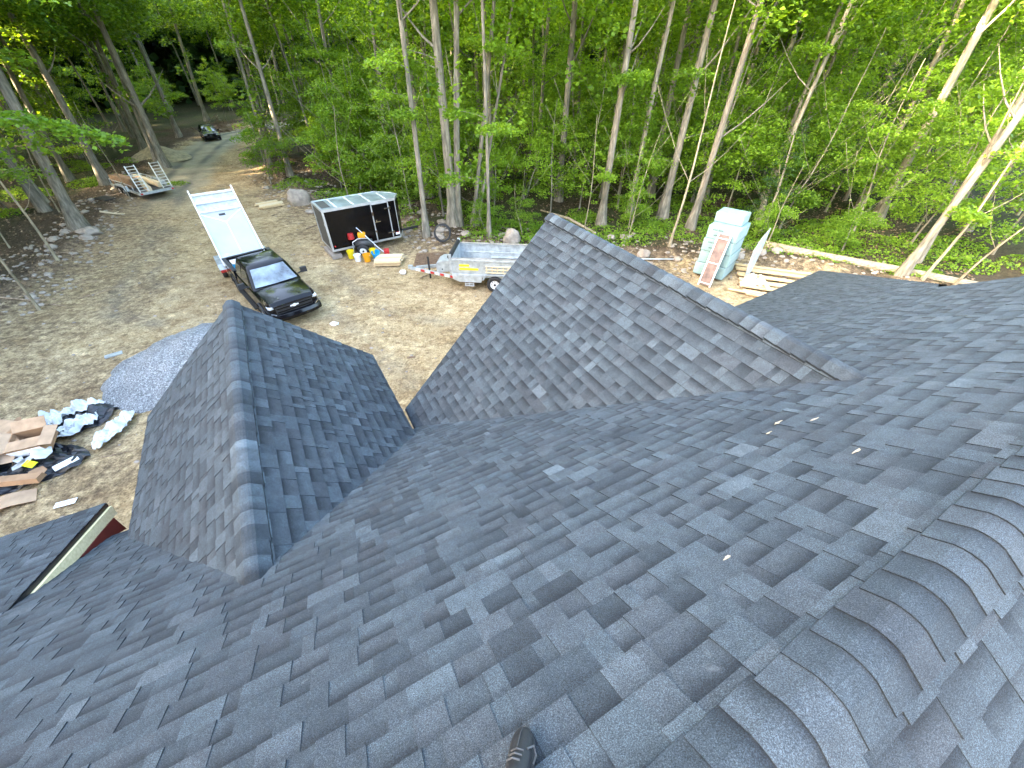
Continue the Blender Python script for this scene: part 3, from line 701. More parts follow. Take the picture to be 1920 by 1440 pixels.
for i, (x, y, s, lab) in enumerate(((12.8, 30.0, .85, "fine-leaved hemlock in the leaves above the foam stack"), (14.8, 24.0, .6, "small hemlock leaning over the mint foam stack"), (24.0, 30.5, 1.1, "dark hemlock deep in the right side of the wood"), (-44, 40, 1.1, "dark hemlock in the left shade"))):
    make_tree("hemlock_tree", x, y, 9*s, .2, lab, None, (0, 0), HEM[i % 2], rt, cs=s, forks=0)
# the wood behind, as individual trees sharing a few meshes
TR = [trunk_mb(21+i, .12+.03*i, rt, .4, 4, n=7, seg=9).mesh("trunk", BARK, True) for i in range(4)]
UT = [trunk_mb(5.2+1.3*i, .05, rt, .3, 3, n=5, seg=6).mesh("trunk", BARK, True) for i in range(5)]
def far_tree(x, y, tm, cmesh, s, name, label, group, lean=.0):
    t = thing(name, (x, y, gh(x, y)-.1), label, "tree", group=group, rot=(rt.uniform(-.04, .04), lean+rt.uniform(-.04, .04), rt.uniform(0, 6.28)))
    t.scale = (s, s, s)
    for nm, m in (("trunk", tm), ("crown", cmesh)):
        o = bpy.data.objects.new(nm, m); COL.objects.link(o); o.parent = t
placed = [(x, y) for x, y, *_ in BIG]; nT = 0; tries = 0
def ok(x, y, dmin):
    if sdist(x, y, CLEAR) > -2.2: return False
    if ldist(x, y, ROADC) < 4.0: return False
    az = math.degrees(math.atan2(x, y))
    if -35 < az < -31.5 and 80 < math.hypot(x, y) < 112: return False
    return all((x-a)**2+(y-b)**2 > dmin*dmin for a, b in placed)
while nT < 222 and tries < 30000:
    tries += 1; y = 26+104*rt.random()**1.15; x = rt.uniform(-1.12*y-6, .98*y+8)
    dm = 2.4+.022*y
    if not ok(x, y, dm): continue
    if y < 30 and -6 < x < 14: continue
    placed.append((x, y)); nT += 1; far_tree(x, y, TR[nT % 4], (CROWN if x < -14-.2*y or y > 46 else CROWNL)[(nT*3+1) % 4], rt.uniform(.85, 1.15), "forest_tree", "tall forest tree standing deeper in the wood", "tall trees of the wood")
nU = 0; tries = 0
while nU < 150 and tries < 30000:
    tries += 1; y = 30+70*rt.random()**1.3; x = rt.uniform(-1.0*y-4, .98*y+6)
    if not ok(x, y, 1.6): continue
    if x < -18 and y < 62 and rt.random() < .8: continue
    placed.append((x, y)); nU += 1; k = nU % 5; far_tree(x, y, UT[k], UNDER[k], rt.uniform(.9, 1.35), "understory_tree", "leafy young tree growing under the tall trees deeper in the wood", "young trees deeper in the wood")
# trees left of and behind the site, which keep the low sun off it
nS = 0; tries = 0
while nS < 100 and tries < 20000:
    tries += 1; x = rt.uniform(-56, -26) if nS < 82 else rt.uniform(-100, -56); y = rt.uniform(-32, 18) if nS < 82 else rt.uniform(-20, 46)
    if not ok(x, y, 2.6): continue
    placed.append((x, y)); nS += 1; far_tree(x, y, TR[nS % 4], CROWN[nS % 4], rt.uniform(.95, 1.2), "forest_tree", "tall forest tree in the dense shade left of the clearing", "tall trees left of the clearing")
def distant_wood_and_sun_block():
    rnd = random.Random(77); lb = MB()
    for _ in range(60000):
        a = R(rnd.uniform(-62, 58)); d = rnd.uniform(118, 150); x, y = math.sin(a)*d, math.cos(a)*d
        z = 24*rnd.random()**.8; z *= .8+.3*noise.noise(Vector((x, y, 0))*.05)
        leaf_quad(lb, Vector((x, y, z)), 1.8, rnd, 1.0)
    for _ in range(40000):  # extra leaf mass added at left to block the low sun
        x, y, z = rnd.uniform(-112, -70), rnd.uniform(-50, 95), 26*rnd.random()
        leaf_quad(lb, Vector((x, y, z)), 1.2, rnd, 1.0)
    tag(lb.build("distant_wood_and_sun_block", LEAF_D), "far-off edge of the wood behind all the trees, with leaf mass added at left to block the sun", "distant wood", kind="stuff")
distant_wood_and_sun_block()
# a long leafy bough reaching in over the utility trailer, part of its own tree
def bough_tree(x, y, z, tips, label, size=.17):
    t = thing("maple_tree", (x, y, 0), label, "tree"); rb_ = random.Random(int(abs(x)*7))
    trunk_mb(20, .2, rb_, .3, 4).build("trunk", BARK, t, smooth=True)
    lb = MB(); tb = MB()
    for (tx, ty, tz, wd, n) in tips:
        p0 = Vector((0, 0, z)); q = Vector((tx-x, ty-y, tz)); d = q-p0
        spray(lb, tb, p0, Vector((d.x, d.y, 0.001)), math.hypot(d.x, d.y), wd, n, size, rb_, droop=max(0, -d.z/math.hypot(d.x, d.y)), up=.06, thick=.12)
    tb.build("limb", BARK, t); lb.build("leaves", LEAF_Y, t)
bough_tree(-24.8, 15.6, 6.6, ((-16.2, 19.3, 5.0, 1.5, 1500), (-19.0, 20.6, 5.5, 1.2, 700), (-19.5, 17.5, 4.9, 1.0, 500)), "tree at the left edge with a bright leafy bough hanging over the utility trailer")
bough_tree(-23.5, 13.0, 9.8, ((-14.6, 18.0, 9.35, 1.6, 1200), (-17.5, 21.5, 9.6, 1.8, 1100), (-20, 18.5, 9.2, 1.6, 700)), "tree left of the gravel pile whose top boughs fill the upper left corner")

# ground cover, litter and rubble (uncountable)
def scatter_leaves():
    rnd = random.Random(9); lb = MB()
    cl = [(x, y, r) for x, y, r in ((-1.5, 22.6, 1.6), (.8, 22.4, 1.3), (3.4, 23.2, 1.6), (6.4, 22.4, 1.5), (8.0, 23.0, 1.0), (-5.8, 25.2, 1.0), (-12.5, 32.0, 2.4), (-17.2, 35.2, 2.2), (-9.5, 29.6, 2.2), (-7.2, 27.4, 1.3), (14.2, 21.6, 1.6), (16.8, 20.4, 1.8), (19.5, 18.8, 1.6), (12.6, 23.4, 1.6), (23, 20, 2), (20.5, 21.5, 2.2), (15.5, 23.5, 2), (24.5, 22.5, 2.2), (11.6, 25.6, 1.8), (27, 19, 2.2), (18.4, 24, 2), (22, 26, 2), (4.8, 26, 1.6), (-34, 27, 2), (-37, 32, 2.5), (-27.5, 35.5, 1.0), (-29, 20, 1.5), (10, 22.8, 1.0))]
    for _ in range(120):
        y = 22+24*rnd.random(); x = rnd.uniform(-1.0*y, .9*y)
        if sdist(x, y, CLEAR) < -1.5 and ldist(x, y, ROADC) > 3.5: cl.append((x, y, rnd.uniform(.8, 2.2)))
    for x, y, r in cl:
        for _ in range(int(260*r*r)):
            a = rnd.uniform(0, 6.28); q = r*rnd.random()**.6; px, py = x+math.cos(a)*q, y+math.sin(a)*q*.8
            hh = .45*max(0, 1-(q/r)**2)*max(.15, .6+noise.noise(Vector((px, py, 0))*1.5))
            leaf_quad(lb, Vector((px, py, gh(px, py)+rnd.random()*hh+.03)), .11, rnd, .7)
    o = lb.build("ground_cover", LEAF_Y); tag(o, "low bright green leafy ground cover along the wood's edge", "ground cover", kind="stuff")
scatter_leaves()
def scatter_litter():
    rnd = random.Random(10); lb = MB()
    n = 0
    while n < 16000:
        y = 3+42*rnd.random(); x = rnd.uniform(-1.15*y-8, .9*y+6); c = sdist(x, y, CLEAR)
        if c > 3.5 or ldist(x, y, ROADC) < 2.0: continue
        if c > 0 and rnd.random() < c/3.5: continue
        n += 1; leaf_quad(lb, Vector((x, y, gh(x, y)+.02+rnd.random()*.03)), .12, rnd, .5)
    m = leaf_mat("dead_leaf", (.09, .055, .03), (.30, .22, .14), (1, .8, .6), .1)
    o = lb.build("leaf_litter", m); tag(o, "brown dead leaves and bark bits strewn along the edge of the dirt", "leaf litter", kind="stuff")
scatter_litter()
def rubble():
    rnd = random.Random(12); mb = MB(); n = 0
    while n < 1700:
        y = 3+36*rnd.random(); x = rnd.uniform(-1.1*y-8, .85*y+4); c = sdist(x, y, CLEAR)
        if c < -2.5 or ldist(x, y, ROADC) < 1.6: continue
        if c > 2.5 and rnd.random() < .86: continue
        s = rnd.uniform(.02, .075)*(1.6 if c < 2.5 else .8); n += 1
        mb.blob((x, y, gh(x, y)+s*.1), (s*1.3, s, s*.6), n, 7, 4, .3)
    o = mb.build("rubble", M_stone); tag(o, "small stones and clods strewn over the dirt", "rubble", kind="stuff")
rubble()
def boulder(x, y, s, label, name="boulder", seed=1, mat=M_stone, rz=0.0):
    mb = MB(); mb.blob((0, 0, s[2]*.35), s, seed, 22, 14, .34, 1.5)
    o = mb.build(name, mat, None, smooth=True, loc=(x, y, gh(x, y)), rot=(0, 0, rz)); return tag(o, label, name)
boulder(-15.0, 29.9, (.75, .55, .75), "large flat-topped grey boulder behind the enclosed trailer", seed=3)
boulder(.0, 22.0, (.46, .36, .55), "upright brown boulder at the wood's edge behind the dump trailer", seed=17)
boulder(-25.1, 23.9, (.6, .4, .26), "flat pinkish boulder at the foot of the leaning grey tree", seed=8)
boulder(-24.6, 23.0, (.34, .26, .18), "smaller pale stone in front of the flat pinkish boulder", seed=9)
boulder(6.9, 20.3, (.34, .28, .30), "grey stone at the dirt's edge behind the right gable", seed=10)
boulder(-29.0, 20.5, (.6, .45, .22), "flat grey stone in the litter at the far left", seed=11)
boulder(4.8, 20.9, (.9, .35, .25), "long low stone heap beside the grey stone behind the gable", seed=12)
sr = random.Random(21)
for i in range(70):
    while True:
        y = sr.uniform(9, 38); x = sr.uniform(-1.1*y-4, .7*y); c = sdist(x, y, CLEAR)
        if -1.8 < c < 2.2 and ldist(x, y, ROADC) > 2.6: break
    s = sr.uniform(.10, .28); boulder(x, y, (s*1.2, s, s*.6), "rounded field stone half sunk in the rough edge of the clearing", "stone", 30+i)["group"] = "field stones round the clearing"
# sticks
def stick(x, y, L, r, a, seed, label, group=None, mat=M_stick, name="branch"):
    rnd = random.Random(seed); pts = []
    for i in range(7):
        k = i/6-.5; px = math.cos(a)*L*k+rnd.gauss(0, .03)*L*.3; py = math.sin(a)*L*k+rnd.gauss(0, .03)*L*.3
        pts.append(Vector((px, py, gh(x+px, y+py)+r*.8+.01)))
    mb = MB(); mb.tube(pts, [r*(1.15-.13*i) for i in range(7)], 6)
    if L > .9:
        p = pts[3]; mb.tube([p, p+Vector((math.cos(a+.7), math.sin(a+.7), .12))*L*.25], [r*.6, r*.25], 5)
    o = mb.build(name, mat, None, loc=(x, y, 0)); return tag(o, label, name, group)
for i in range(72):
    while True:
        y = sr.uniform(8, 36); x = sr.uniform(-1.05*y-5, .62*y); c = sdist(x, y, CLEAR)
        if -2.5 < c < 4.5 and ldist(x, y, ROADC) > 2.4: break
    stick(x, y, sr.uniform(.5, 2.0), sr.uniform(.012, .035), sr.uniform(-.6, 1.4), 60+i, "bare brown stick lying on the dirt near the wood's edge", "fallen sticks round the clearing")
stick(-10.6, 7.1, .95, .012, .35, 5, "long thin curved twig on the bare dirt right of the cardboard pile")
stick(-21.6, 15.6, 2.6, .05, .05, 6, "thick pale fallen branch at the left edge")
stick(-26.4, 27.4, 1.3, .06, .25, 7, "short pale split log lying in the litter below the utility trailer", mat=M_woodp, name="split_log")
lg = MB(); lg.tube([(13.6, 21.6, .28), (16, 20.0, .26), (18.6, 18.4, .24), (21.6, 16.4, .22)], [.22, .2, .19, .16], 10)
tag(lg.build("fallen_log", M_log, smooth=True), "long weathered fallen log lying along the wood's edge at the right", "log")
lg = MB(); lg.tube([(4.9, 23.5, .2), (3.6, 26, .25), (1.9, 27.6, .3)], [.08, .09, .05], 8)
tag(lg.build("fallen_log", M_log, smooth=True), "slim fallen log in the ferns behind the dump trailer", "log")
def brush(x, y, r, h, n, label, seed):
    rnd = random.Random(seed); mb = MB()
    for i in range(n):
        a = rnd.uniform(0, 6.28); q = r*rnd.random(); p = Vector((x+math.cos(a)*q, y+math.sin(a)*q, gh(x, y)+rnd.random()*h*(1-q/r)))
        d = Vector((rnd.gauss(0, 1), rnd.gauss(0, 1), rnd.gauss(0, .5))).normalized()*rnd.uniform(.3, r*.7)
        mb.tube([p-d*.5, p+Vector((0, 0, .05)), p+d*.5], [.03, .025, .01], 4)
    mb.blob((x, y, gh(x, y)-.1), (r*.5, r*.45, h*.45), seed, 16, 8, .6)
    tag(mb.build("brush_pile", M_woodb), label, "brush pile")
brush(.6, 40.0, 1.3, 1.0, 60, "rusty brown brush heap deep in the wood behind the dump trailer", 3)
brush(-39.5, 63.5, 3.0, 1.8, 120, "dark heap of roots and brush behind the black car", 4)
brush(-34.0, 62.5, 2.0, 1.3, 70, "heap of pale-edged roots right of the black car", 5)
# piles
def pile(name, x, y, rx, ry, h, mat, label, rz=0, seed=1, disp=.05):
    mb = MB(); n = 56; m = 24; base = 0
    for i in range(m+1):
        q = i/m
        for k in range(n):
            a = 2*math.pi*k/n; e = 1+.10*noise.noise(Vector((math.cos(a), math.sin(a), seed))*1.3)+.03*noise.noise(Vector((math.cos(a), math.sin(a), seed))*6)
            px, py = math.cos(a)*rx*q*e, math.sin(a)*ry*q*e
            z = h*(1-q)**.8*(1-.15*q)*(1 if q > .12 else .93+.6*q)+disp*noise.noise(Vector((px, py, seed))*2.2)-.06*q
            mb.v.append((px, py, z))
    for i in range(m):
        for k in range(n):
            mb.f.append((i*n+k, (i+1)*n+k, (i+1)*n+(k+1) % n, i*n+(k+1) % n)); mb.c.append(None); mb.uv.append(None)
    return tag(mb.build(name, mat, None, smooth=True, loc=(x, y, gh(x, y)), rot=(0, 0, rz)), label, name.replace("_", " "))
pile("gravel_pile", -11.0, 11.4, 2.85, 2.7, 1.05, M_gravel, "spread pile of blue-grey crushed stone left of the left dormer", R(35), 2, .12)
pile("sand_pile", -35.2, 45.0, 3.0, 2.4, 1.3, M_sand, "smooth tan mound of sand behind the twin-stemmed tree", 0, 4)

# ------------------------------------------------------------------ vehicles
def wheel(parent, x, y, r, wd, side, spokes=6, rimmat=M_rim, rr=.62):
    t = MB(); n = 28
    prof = [(r*rr, -wd/2), (r*.9, -wd/2), (r, -wd*.36), (r, wd*.36), (r*.9, wd/2), (r*rr, wd/2)]
    rings = []
    for k in range(n+1):
        a = 2*math.pi*k/n; rings.append([(x+math.cos(a)*q, y+o, r+math.sin(a)*q) for q, o in prof])
    t.loft(rings, cap=False); ty = t.build("wheel", M_tyre, parent, smooth=True)
    m = MB(); yo = y+side*wd*.32
    m.disc((x, yo, r), (0, side, 0), r*rr, .03); rim = m.build("rim", rimmat, ty)
    h = MB(); h.disc((x, yo+side*.03, r), (0, side, 0), r*.15, .03)
    for k in range(spokes):
        a = 2*math.pi*k/spokes; h.disc((x+math.cos(a)*r*rr*.68, yo+side*.017, r+math.sin(a)*r*rr*.68), (0, side, 0), r*.075, .006, 8)
    h.build("rim_holes", M_blackm, ty)
    return ty
def pickup():
    t = thing("pickup_truck", (*Vector((-10.25, 15.7)), gh(-10.25, 15.7)-.02), "shiny black crew-cab pickup truck backed up to a raised white trailer tray", "pickup truck", R(-47))
    def sec(x, hw, zb, zt, cr, rb=.12, rt_=.10):
        return [(x, -hw+.04, zb), (x, -hw, zb+rb), (x, -hw-.01, (zb+zt)/2+.05), (x, -hw+.03, zt-rt_), (x, -hw+.12, zt-.01), (x, -hw*.55, zt+cr*.7), (x, 0, zt+cr),
                (x, hw*.55, zt+cr*.7), (x, hw-.12, zt-.01), (x, hw-.03, zt-rt_), (x, hw+.01, (zb+zt)/2+.05), (x, hw, zb+rb), (x, hw-.04, zb)]
    b = MB()
    b.loft([sec(-1.15, .98, .42, 1.22, 0), sec(-.2, .985, .42, 1.23, 0), sec(.9, .985, .42, 1.24, .0), sec(1.2, .98, .42, 1.22, .05), sec(1.7, .97, .42, 1.20, .06), sec(2.2, .96, .44, 1.17, .05), sec(2.55, .93, .46, 1.12, .03), sec(2.66, .88, .50, 1.04, .0)])
    # cargo bed as an open box
    for s_ in (-1, 1): b.box((-1.98, s_*.93, .87), (1.76, .12, .86)); b.box((-1.98, s_*.99, .80), (1.7, .03, .42))
    b.box((-2.84, 0, .87), (.08, 1.86, .84)); b.box((-1.17, 0, .9), (.06, 1.8, .8)); b.box((-1.98, 0, .62), (1.72, 1.76, .1))
    body = b.build("body", M_black, t, bevel=.025)
    bl = MB(); bl.box((-1.98, 0, .69), (1.66, 1.66, .05))
    for k in range(9): bl.box((-1.98, -.72+k*.18, .725), (1.64, .06, .02))
    for s_ in (-1, 1): bl.box((-1.98, s_*.85, .98), (1.64, .02, .5)); bl.box((-1.98, s_*.93, 1.312), (1.74, .15, .03))
    bl.box((-2.84, 0, 1.302), (.11, 1.74, .03)); bl.box((-2.79, 0, .98), (.02, 1.6, .5)); bl.box((-1.22, 0, .98), (.02, 1.6, .5))
    bl.build("bed_liner", M_blackm, t)
    # cab
    def ring(z, x0, x1, hw, c=.1): return [(x0, -hw+c, z), (x0+c*.6, -hw, z), (x1-c*.6, -hw, z), (x1, -hw+c*1.6, z), (x1+c*.35, 0, z), (x1, hw-c*1.6, z), (x1-c*.6, hw, z), (x0+c*.6, hw, z), (x0, hw-c, z), (x0-.02, 0, z)]
    c = MB(); c.loft([ring(1.2, -1.16, 1.32, .93), ring(1.3, -1.15, 1.18, .91), ring(1.78, -1.04, .50, .74), ring(1.86, -.96, .36, .68), ring(1.90, -.7, .14, .5)])
    cab = c.build("cab", M_black, t, bevel=.03)
    def lerp3(a, b_, k): return tuple(p+(q-p)*k for p, q in zip(a, b_))
    wd = MB(); off = Vector((.022, 0, .02))
    bl_, br_, tl, tr_ = (1.215, -.80, 1.285), (1.215, .80, 1.285), (.545, -.63, 1.765), (.545, .63, 1.765); bm_, tm_ = (1.265, 0, 1.285), (.59, 0, 1.765)
    wd.face([Vector(p)+off for p in (bl_, bm_, tm_, tl)]); wd.face([Vector(p)+off for p in (bm_, br_, tr_, tm_)])
    wd.build("windshield", M_wind, t, smooth=True)
    for s_ in (-1, 1):
        for x0, x1, xt0, xt1 in ((-1.0, -.28, -.92, -.28), (-.16, .78, -.16, .42)):
            sw = MB(); sw.face([(x0, s_*.925, 1.29), (x1+.1, s_*.925, 1.29), (xt1, s_*.772, 1.73), (xt0, s_*.772, 1.73)][::s_]); sw.build("side_window", M_glass, t)
        mr = MB(); mr.bar((.95, s_*.93, 1.30), (.98, s_*1.08, 1.36), .05, .06); mr.box((.97, s_*1.19, 1.42), (.12, .26, .22), Matrix.Rotation(R(-8*s_), 3, 'Z')); mr.build("mirror", M_blackm, t, bevel=.03)
        hl = MB(); hl.box((2.60, s_*.78, .98), (.14, .24, .09), Matrix.Rotation(R(-12*s_), 3, 'Z')); hl.box((2.53, s_*.90, .985), (.22, .05, .085)); hl.build("headlight", M_lamp, t, bevel=.015)
        dh = MB(); dh.box((-.5, s_*1.0, 1.07), (.18, .03, .035)); dh.box((.45, s_*1.0, 1.07), (.18, .03, .035)); dh.build("door_handle", M_blackm, t)
        tl_ = MB(); tl_.box((-2.88, s_*.9, 1.05), (.03, .14, .36)); tl_.build("tail_light", M_red, t)
        sb = MB(); sb.box((-.1, s_*1.02, .40), (2.2, .13, .06)); sb.build("side_step", M_blackm, t)
        for xw in (1.78, -1.87):
            wheel(t, xw, s_*.88, .405, .27, s_); a_ = MB(); P_ = []
            for k in range(9):
                an = math.pi*k/8; P_.append((xw+math.cos(an)*.5, s_*1.005, .42+math.sin(an)*.48))
            for p, q in zip(P_[:-1], P_[1:]): a_.bar(p, q, .05, .05, Vector((0, 1, 0)))
            a_.build("wheel_arch", M_blackm, t)
    g_ = MB(); g_.box((2.665, 0, .86), (.05, 1.36, .34)); gr = g_.build("grille", M_blackm, t)
    gb = MB(); gb.box((2.70, 0, 1.02), (.04, 1.5, .035)); gb.box((2.70, 0, .90), (.04, 1.3, .03)); gb.box((2.70, 0, .77), (.04, 1.3, .03)); gb.build("grille_bar", M_black, gr)
    em = MB(); em.prism([(2.735, y, z) for y, z in ((-.16, .875), (-.06, .875), (-.05, .85), (.04, .85), (.05, .875), (.15, .875), (.16, .925), (.06, .925), (.05, .95), (-.04, .95), (-.05, .925), (-.15, .925))], (-.02, 0, 0)); em.build("emblem", M_trim, gr)
    bp = MB(); bp.loft([[(x, y, z) for x, z in ((2.6, .42), (2.86-abs(y)**3*.22, .44), (2.90-abs(y)**3*.22, .56), (2.84-abs(y)**3*.22, .70), (2.6, .70))] for y in (-.98, -.8, -.5, 0, .5, .8, .98)]); bp.build("bumper", M_black, t, bevel=.02)
    fg = MB()
    for s_ in (-1, 1): fg.bar((2.80, s_*.72, .74), (2.70, s_*.88, .80), .05, .03)
    fg.build("fog_lamp_trim", M_chrome, t)
    hd = MB(); 
    for s_ in (-1, 1): hd.prism([(1.45, s_*.28, 1.262), (2.45, s_*.36, 1.165), (2.45, s_*.42, 1.16), (1.45, s_*.36, 1.257)], (0, 0, .012))
    hd.build("hood_ridge", M_black, t)
    an = MB(); an.tube([(1.3, .80, 1.25), (1.28, .8, 1.8)], .004, 4); an.build("antenna", M_blackm, t)
    return t
tr = pickup()
cl_ = MB(); cl_.loft([[(sx*.20*q, sy*.14*q, z) for sx, sy in ((-1, -1), (1, -1), (1, 1), (-1, 1))] for z, q in ((0, .85), (.42, 1), (.46, 1.02))])
cc = thing("cooler", (*(Vector((-10.25, 15.7))+Vector((math.cos(R(-47))*-1.58-math.sin(R(-47))*-.70, math.sin(R(-47))*-1.58+math.cos(R(-47))*-.70))), 1.0), "small blue cooler with a white lid in the bed of the black pickup", "cooler", R(-47))
cl_.build("body", M_blue, cc, bevel=.02); m_ = MB(); m_.box((0, 0, .49), (.44, .32, .06)); m_.build("lid", M_whitep, cc, bevel=.015)

def tray_trailer():
    t = thing("tray_trailer", (-12.39, 17.85, gh(-12.4, 17.8)), "two-wheeled trailer with a long white sheet-metal tray tilted up, hitched behind the black pickup", "trailer", R(127.5))
    til = R(33.5); ux = Vector((math.cos(til), 0, math.sin(til))); uz = Vector((-math.sin(til), 0, math.cos(til))); Y = Vector((0, 1, 0)); O = Vector((0, 0, 1.22)); hw = .86
    def P(a, b, c): return O+ux*a+Y*b+uz*c
    f = MB(); f.prism([P(-.35, -hw, 0), P(2.6, -hw, 0), P(2.6, hw, 0), P(-.35, hw, 0)], -uz*.05); f.build("tray_floor", M_white, t); f = MB(); f.prism([P(2.6, -hw, 0), P(3.55, -hw, 0), P(3.55, hw, 0), P(2.6, hw, 0)], -uz*.05); f.build("tray_tail", M_galv, t)
    cr = MB(); cr.bar(P(1.9, 0, .01), P(2.5, -hw+.04, .012), .05, .02, uz); cr.bar(P(1.9, 0, .01), P(2.5, hw-.04, .012), .05, .02, uz); cr.bar(P(-.2, 0, .006), P(1.9, 0, .006), .03, .012, uz); cr.build("floor_crease", M_trim, t)
    r_ = MB()
    for s_ in (-1, 1): r_.bar(P(-.5, s_*(hw+.02), .04), P(3.85, s_*(hw+.02), .04), .05, .16, uz)
    for a in (2.58, 3.1, 3.6): r_.bar(P(a, -hw, .05), P(a, hw, .05), .07, .07, uz)
    r_.build("side_rail", M_trim, t)
    st = MB(); st.box(P(2.35, .02, .012), (.10, .26, .02), Matrix.Rotation(-til, 3, 'Y')); st.build("handle_slot", M_blackm, t)
    st = MB(); st.prism([P(-.05, -hw+.03, .02), P(.25, hw-.03, .02), P(-.3, hw-.03, .02), P(-.3, -hw+.03, .02)], uz*.01); st.build("tail_lip", M_galv, t)
    fr = MB()
    for s_ in (-1, 1):
        fr.bar((-.3, s_*.7, .55), (3.1, s_*.7, .55), .08, .12); fr.bar((1.4, s_*.7, .58), tuple(P(2.2, s_*.7, -.05)), .07, .07); fr.bar((2.6, s_*.7, .58), tuple(P(1.3, s_*.7, -.05)), .07, .07)
    for x in (-.3, 1.2, 3.1): fr.bar((x, -.7, .55), (x, .7, .55), .08, .1)
    fr.bar((-.3, 0, .5), (-1.0, 0, .5), .1, .1); fr.build("frame", M_galv, t)
    for s_ in (-1, 1):
        wheel(t, 1.1, s_*1.0, .36, .2, s_)
        fd = MB(); fd.prism([(x, s_*1.0-.13, z) for x, z in ((.2, .66), (.45, .84), (1.75, .84), (2.0, .66), (1.9, .64), (1.72, .80), (.48, .80), (.3, .64))], (0, .26, 0)); fd.build("fender", M_galv, t)
        m_ = MB(); m_.box((.18, s_*1.0, .60), (.05, .22, .1)); m_.build("marker_lamp", M_red, t)
tray_trailer()

def enclosed():
    t = thing("enclosed_trailer", (-8.28, 22.02, gh(-8.3, 22)), "black enclosed cargo trailer with aluminium trim and a pale metal roof", "trailer", .62)
    L, hw, z0, z1 = 3.7, .92, .38, 2.4; x0, x1 = -L/2, L/2; nose = .75
    pl = [(x0, -hw), (x1-.0, -hw), (x1+nose*.55, -.15), (x1+nose*.45, .15), (x1-.5, hw), (x0, hw)]
    pl = [(x0, -hw), (x1, -hw), (x1+.42, -.25), (x1+.30, .2), (x1-.42, hw), (x0, hw)]
    b = MB(); b.prism([(x, y, z0) for x, y in pl][::-1], (0, 0, z1-z0-.02)); body = b.build("body", M_panel, t)
    r = MB(); r.prism([(x*.985, y*.97, z1-.015) for x, y in pl][::-1], (0, 0, .03)); rf = r.build("roof", M_roofalu, t)
    rr = MB()
    for k in range(1, 5): x = x0+k*.85-.1; rr.bar((x, -hw*.93, z1+.022), (x, hw*.93 if x < x1-.5 else hw*.6, z1+.022), .06, .02)
    rr.build("roof_rib", M_trim, rf)
    vn = MB(); vn.box((x0+.3, .05, z1+.02), (.42, 1.3, .012)); vn.build("roof_patch", M_dgrey, rf)
    tm = MB(); n = len(pl)
    for i in range(n):
        a, c = pl[i], pl[(i+1) % n]
        tm.bar((a[0], a[1], z1-.03), (c[0], c[1], z1-.03), .07, .12); tm.bar((a[0], a[1], z0+.03), (c[0], c[1], z0+.03), .05, .10)
    tm.bar((x0, -hw, z0), (x0, -hw, z1), .09, .09, Vector((0, 1, 0))); tm.bar((x0, hw, z0), (x0, hw, z1), .09, .09, Vector((0, 1, 0))); tm.bar((x1, -hw, z0), (x1, -hw, z1), .03, .03, Vector((0, 1, 0)))
    tm.build("corner_trim", M_alu, t)
    dr = MB(); dr.box((1.0, -hw-.012, 1.36), (.86, .02, 1.82)); door = dr.build("side_door", M_panel, t)
    fr = MB(); y = -hw-.03
    for x in (.55, 1.45): fr.box((x, y, 1.37), (.05, .04, 1.9))
    fr.box((1.0, y, 2.30), (.95, .04, .05)); fr.box((1.0, y, .44), (.95, .04, .05)); fr.build("frame", M_alu, door)
    for z in (2.0, .75): hg = MB(); hg.box((1.36, y-.02, z), (.3, .03, .05)); hg.box((1.5, y-.021, z), (.09, .04, .16)); hg.build("hinge", M_chrome, door)
    for z, h_ in ((1.85, .2), (.95, .12)): hg = MB(); hg.box((.56, y-.02, z), (.07, .04, h_)); hg.build("latch", M_chrome, door)
    hg = MB(); hg.box((.72, y-.03, 1.42), (.34, .04, .03)); hg.box((.68, y-.03, 1.46), (.05, .045, .12)); hg.build("door_handle", M_chrome, door)
    rd = MB(); rd.box((x0-.012, 0, 1.36), (.02, 1.66, 1.8)); rdo = rd.build("rear_door", M_dgrey, t)
    m_ = MB()
    for z in (.8, 1.7): m_.box((x0-.03, -.8, z), (.03, .06, .12)); m_.box((x0-.03, .8, z), (.03, .06, .12))
    m_.build("hinge", M_alu, rdo)
    m_ = MB(); m_.disc((x0+.15, -hw-.02, .62), (0, 1, 0), .035, .03); m_.build("marker_light", M_red, t)
    m_ = MB(); m_.box((x1-.12, -hw-.015, .62), (.22, .012, .13)); m_.build("warning_label", M_whitep, t)
    m_ = MB(); m_.box((x1-.12, -hw-.022, .68), (.16, .006, .03)); m_.build("warning_label", M_red, t)
    for s_ in (-1, 1): wheel(t, -.3, s_*.80, .33, .18, s_)
    m_ = MB(); m_.box((0, 0, .33), (3.4, 1.2, .1)); m_.bar((x1, 0, .40), (x1+1.5, 0, .42), .1, .1); m_.build("frame", M_blackm, t)
    m_ = MB(); m_.box((x0+.1, -.2, .1), (.5, 1.6, .2)); m_.build("rear_block", M_stone, t)
enclosed()

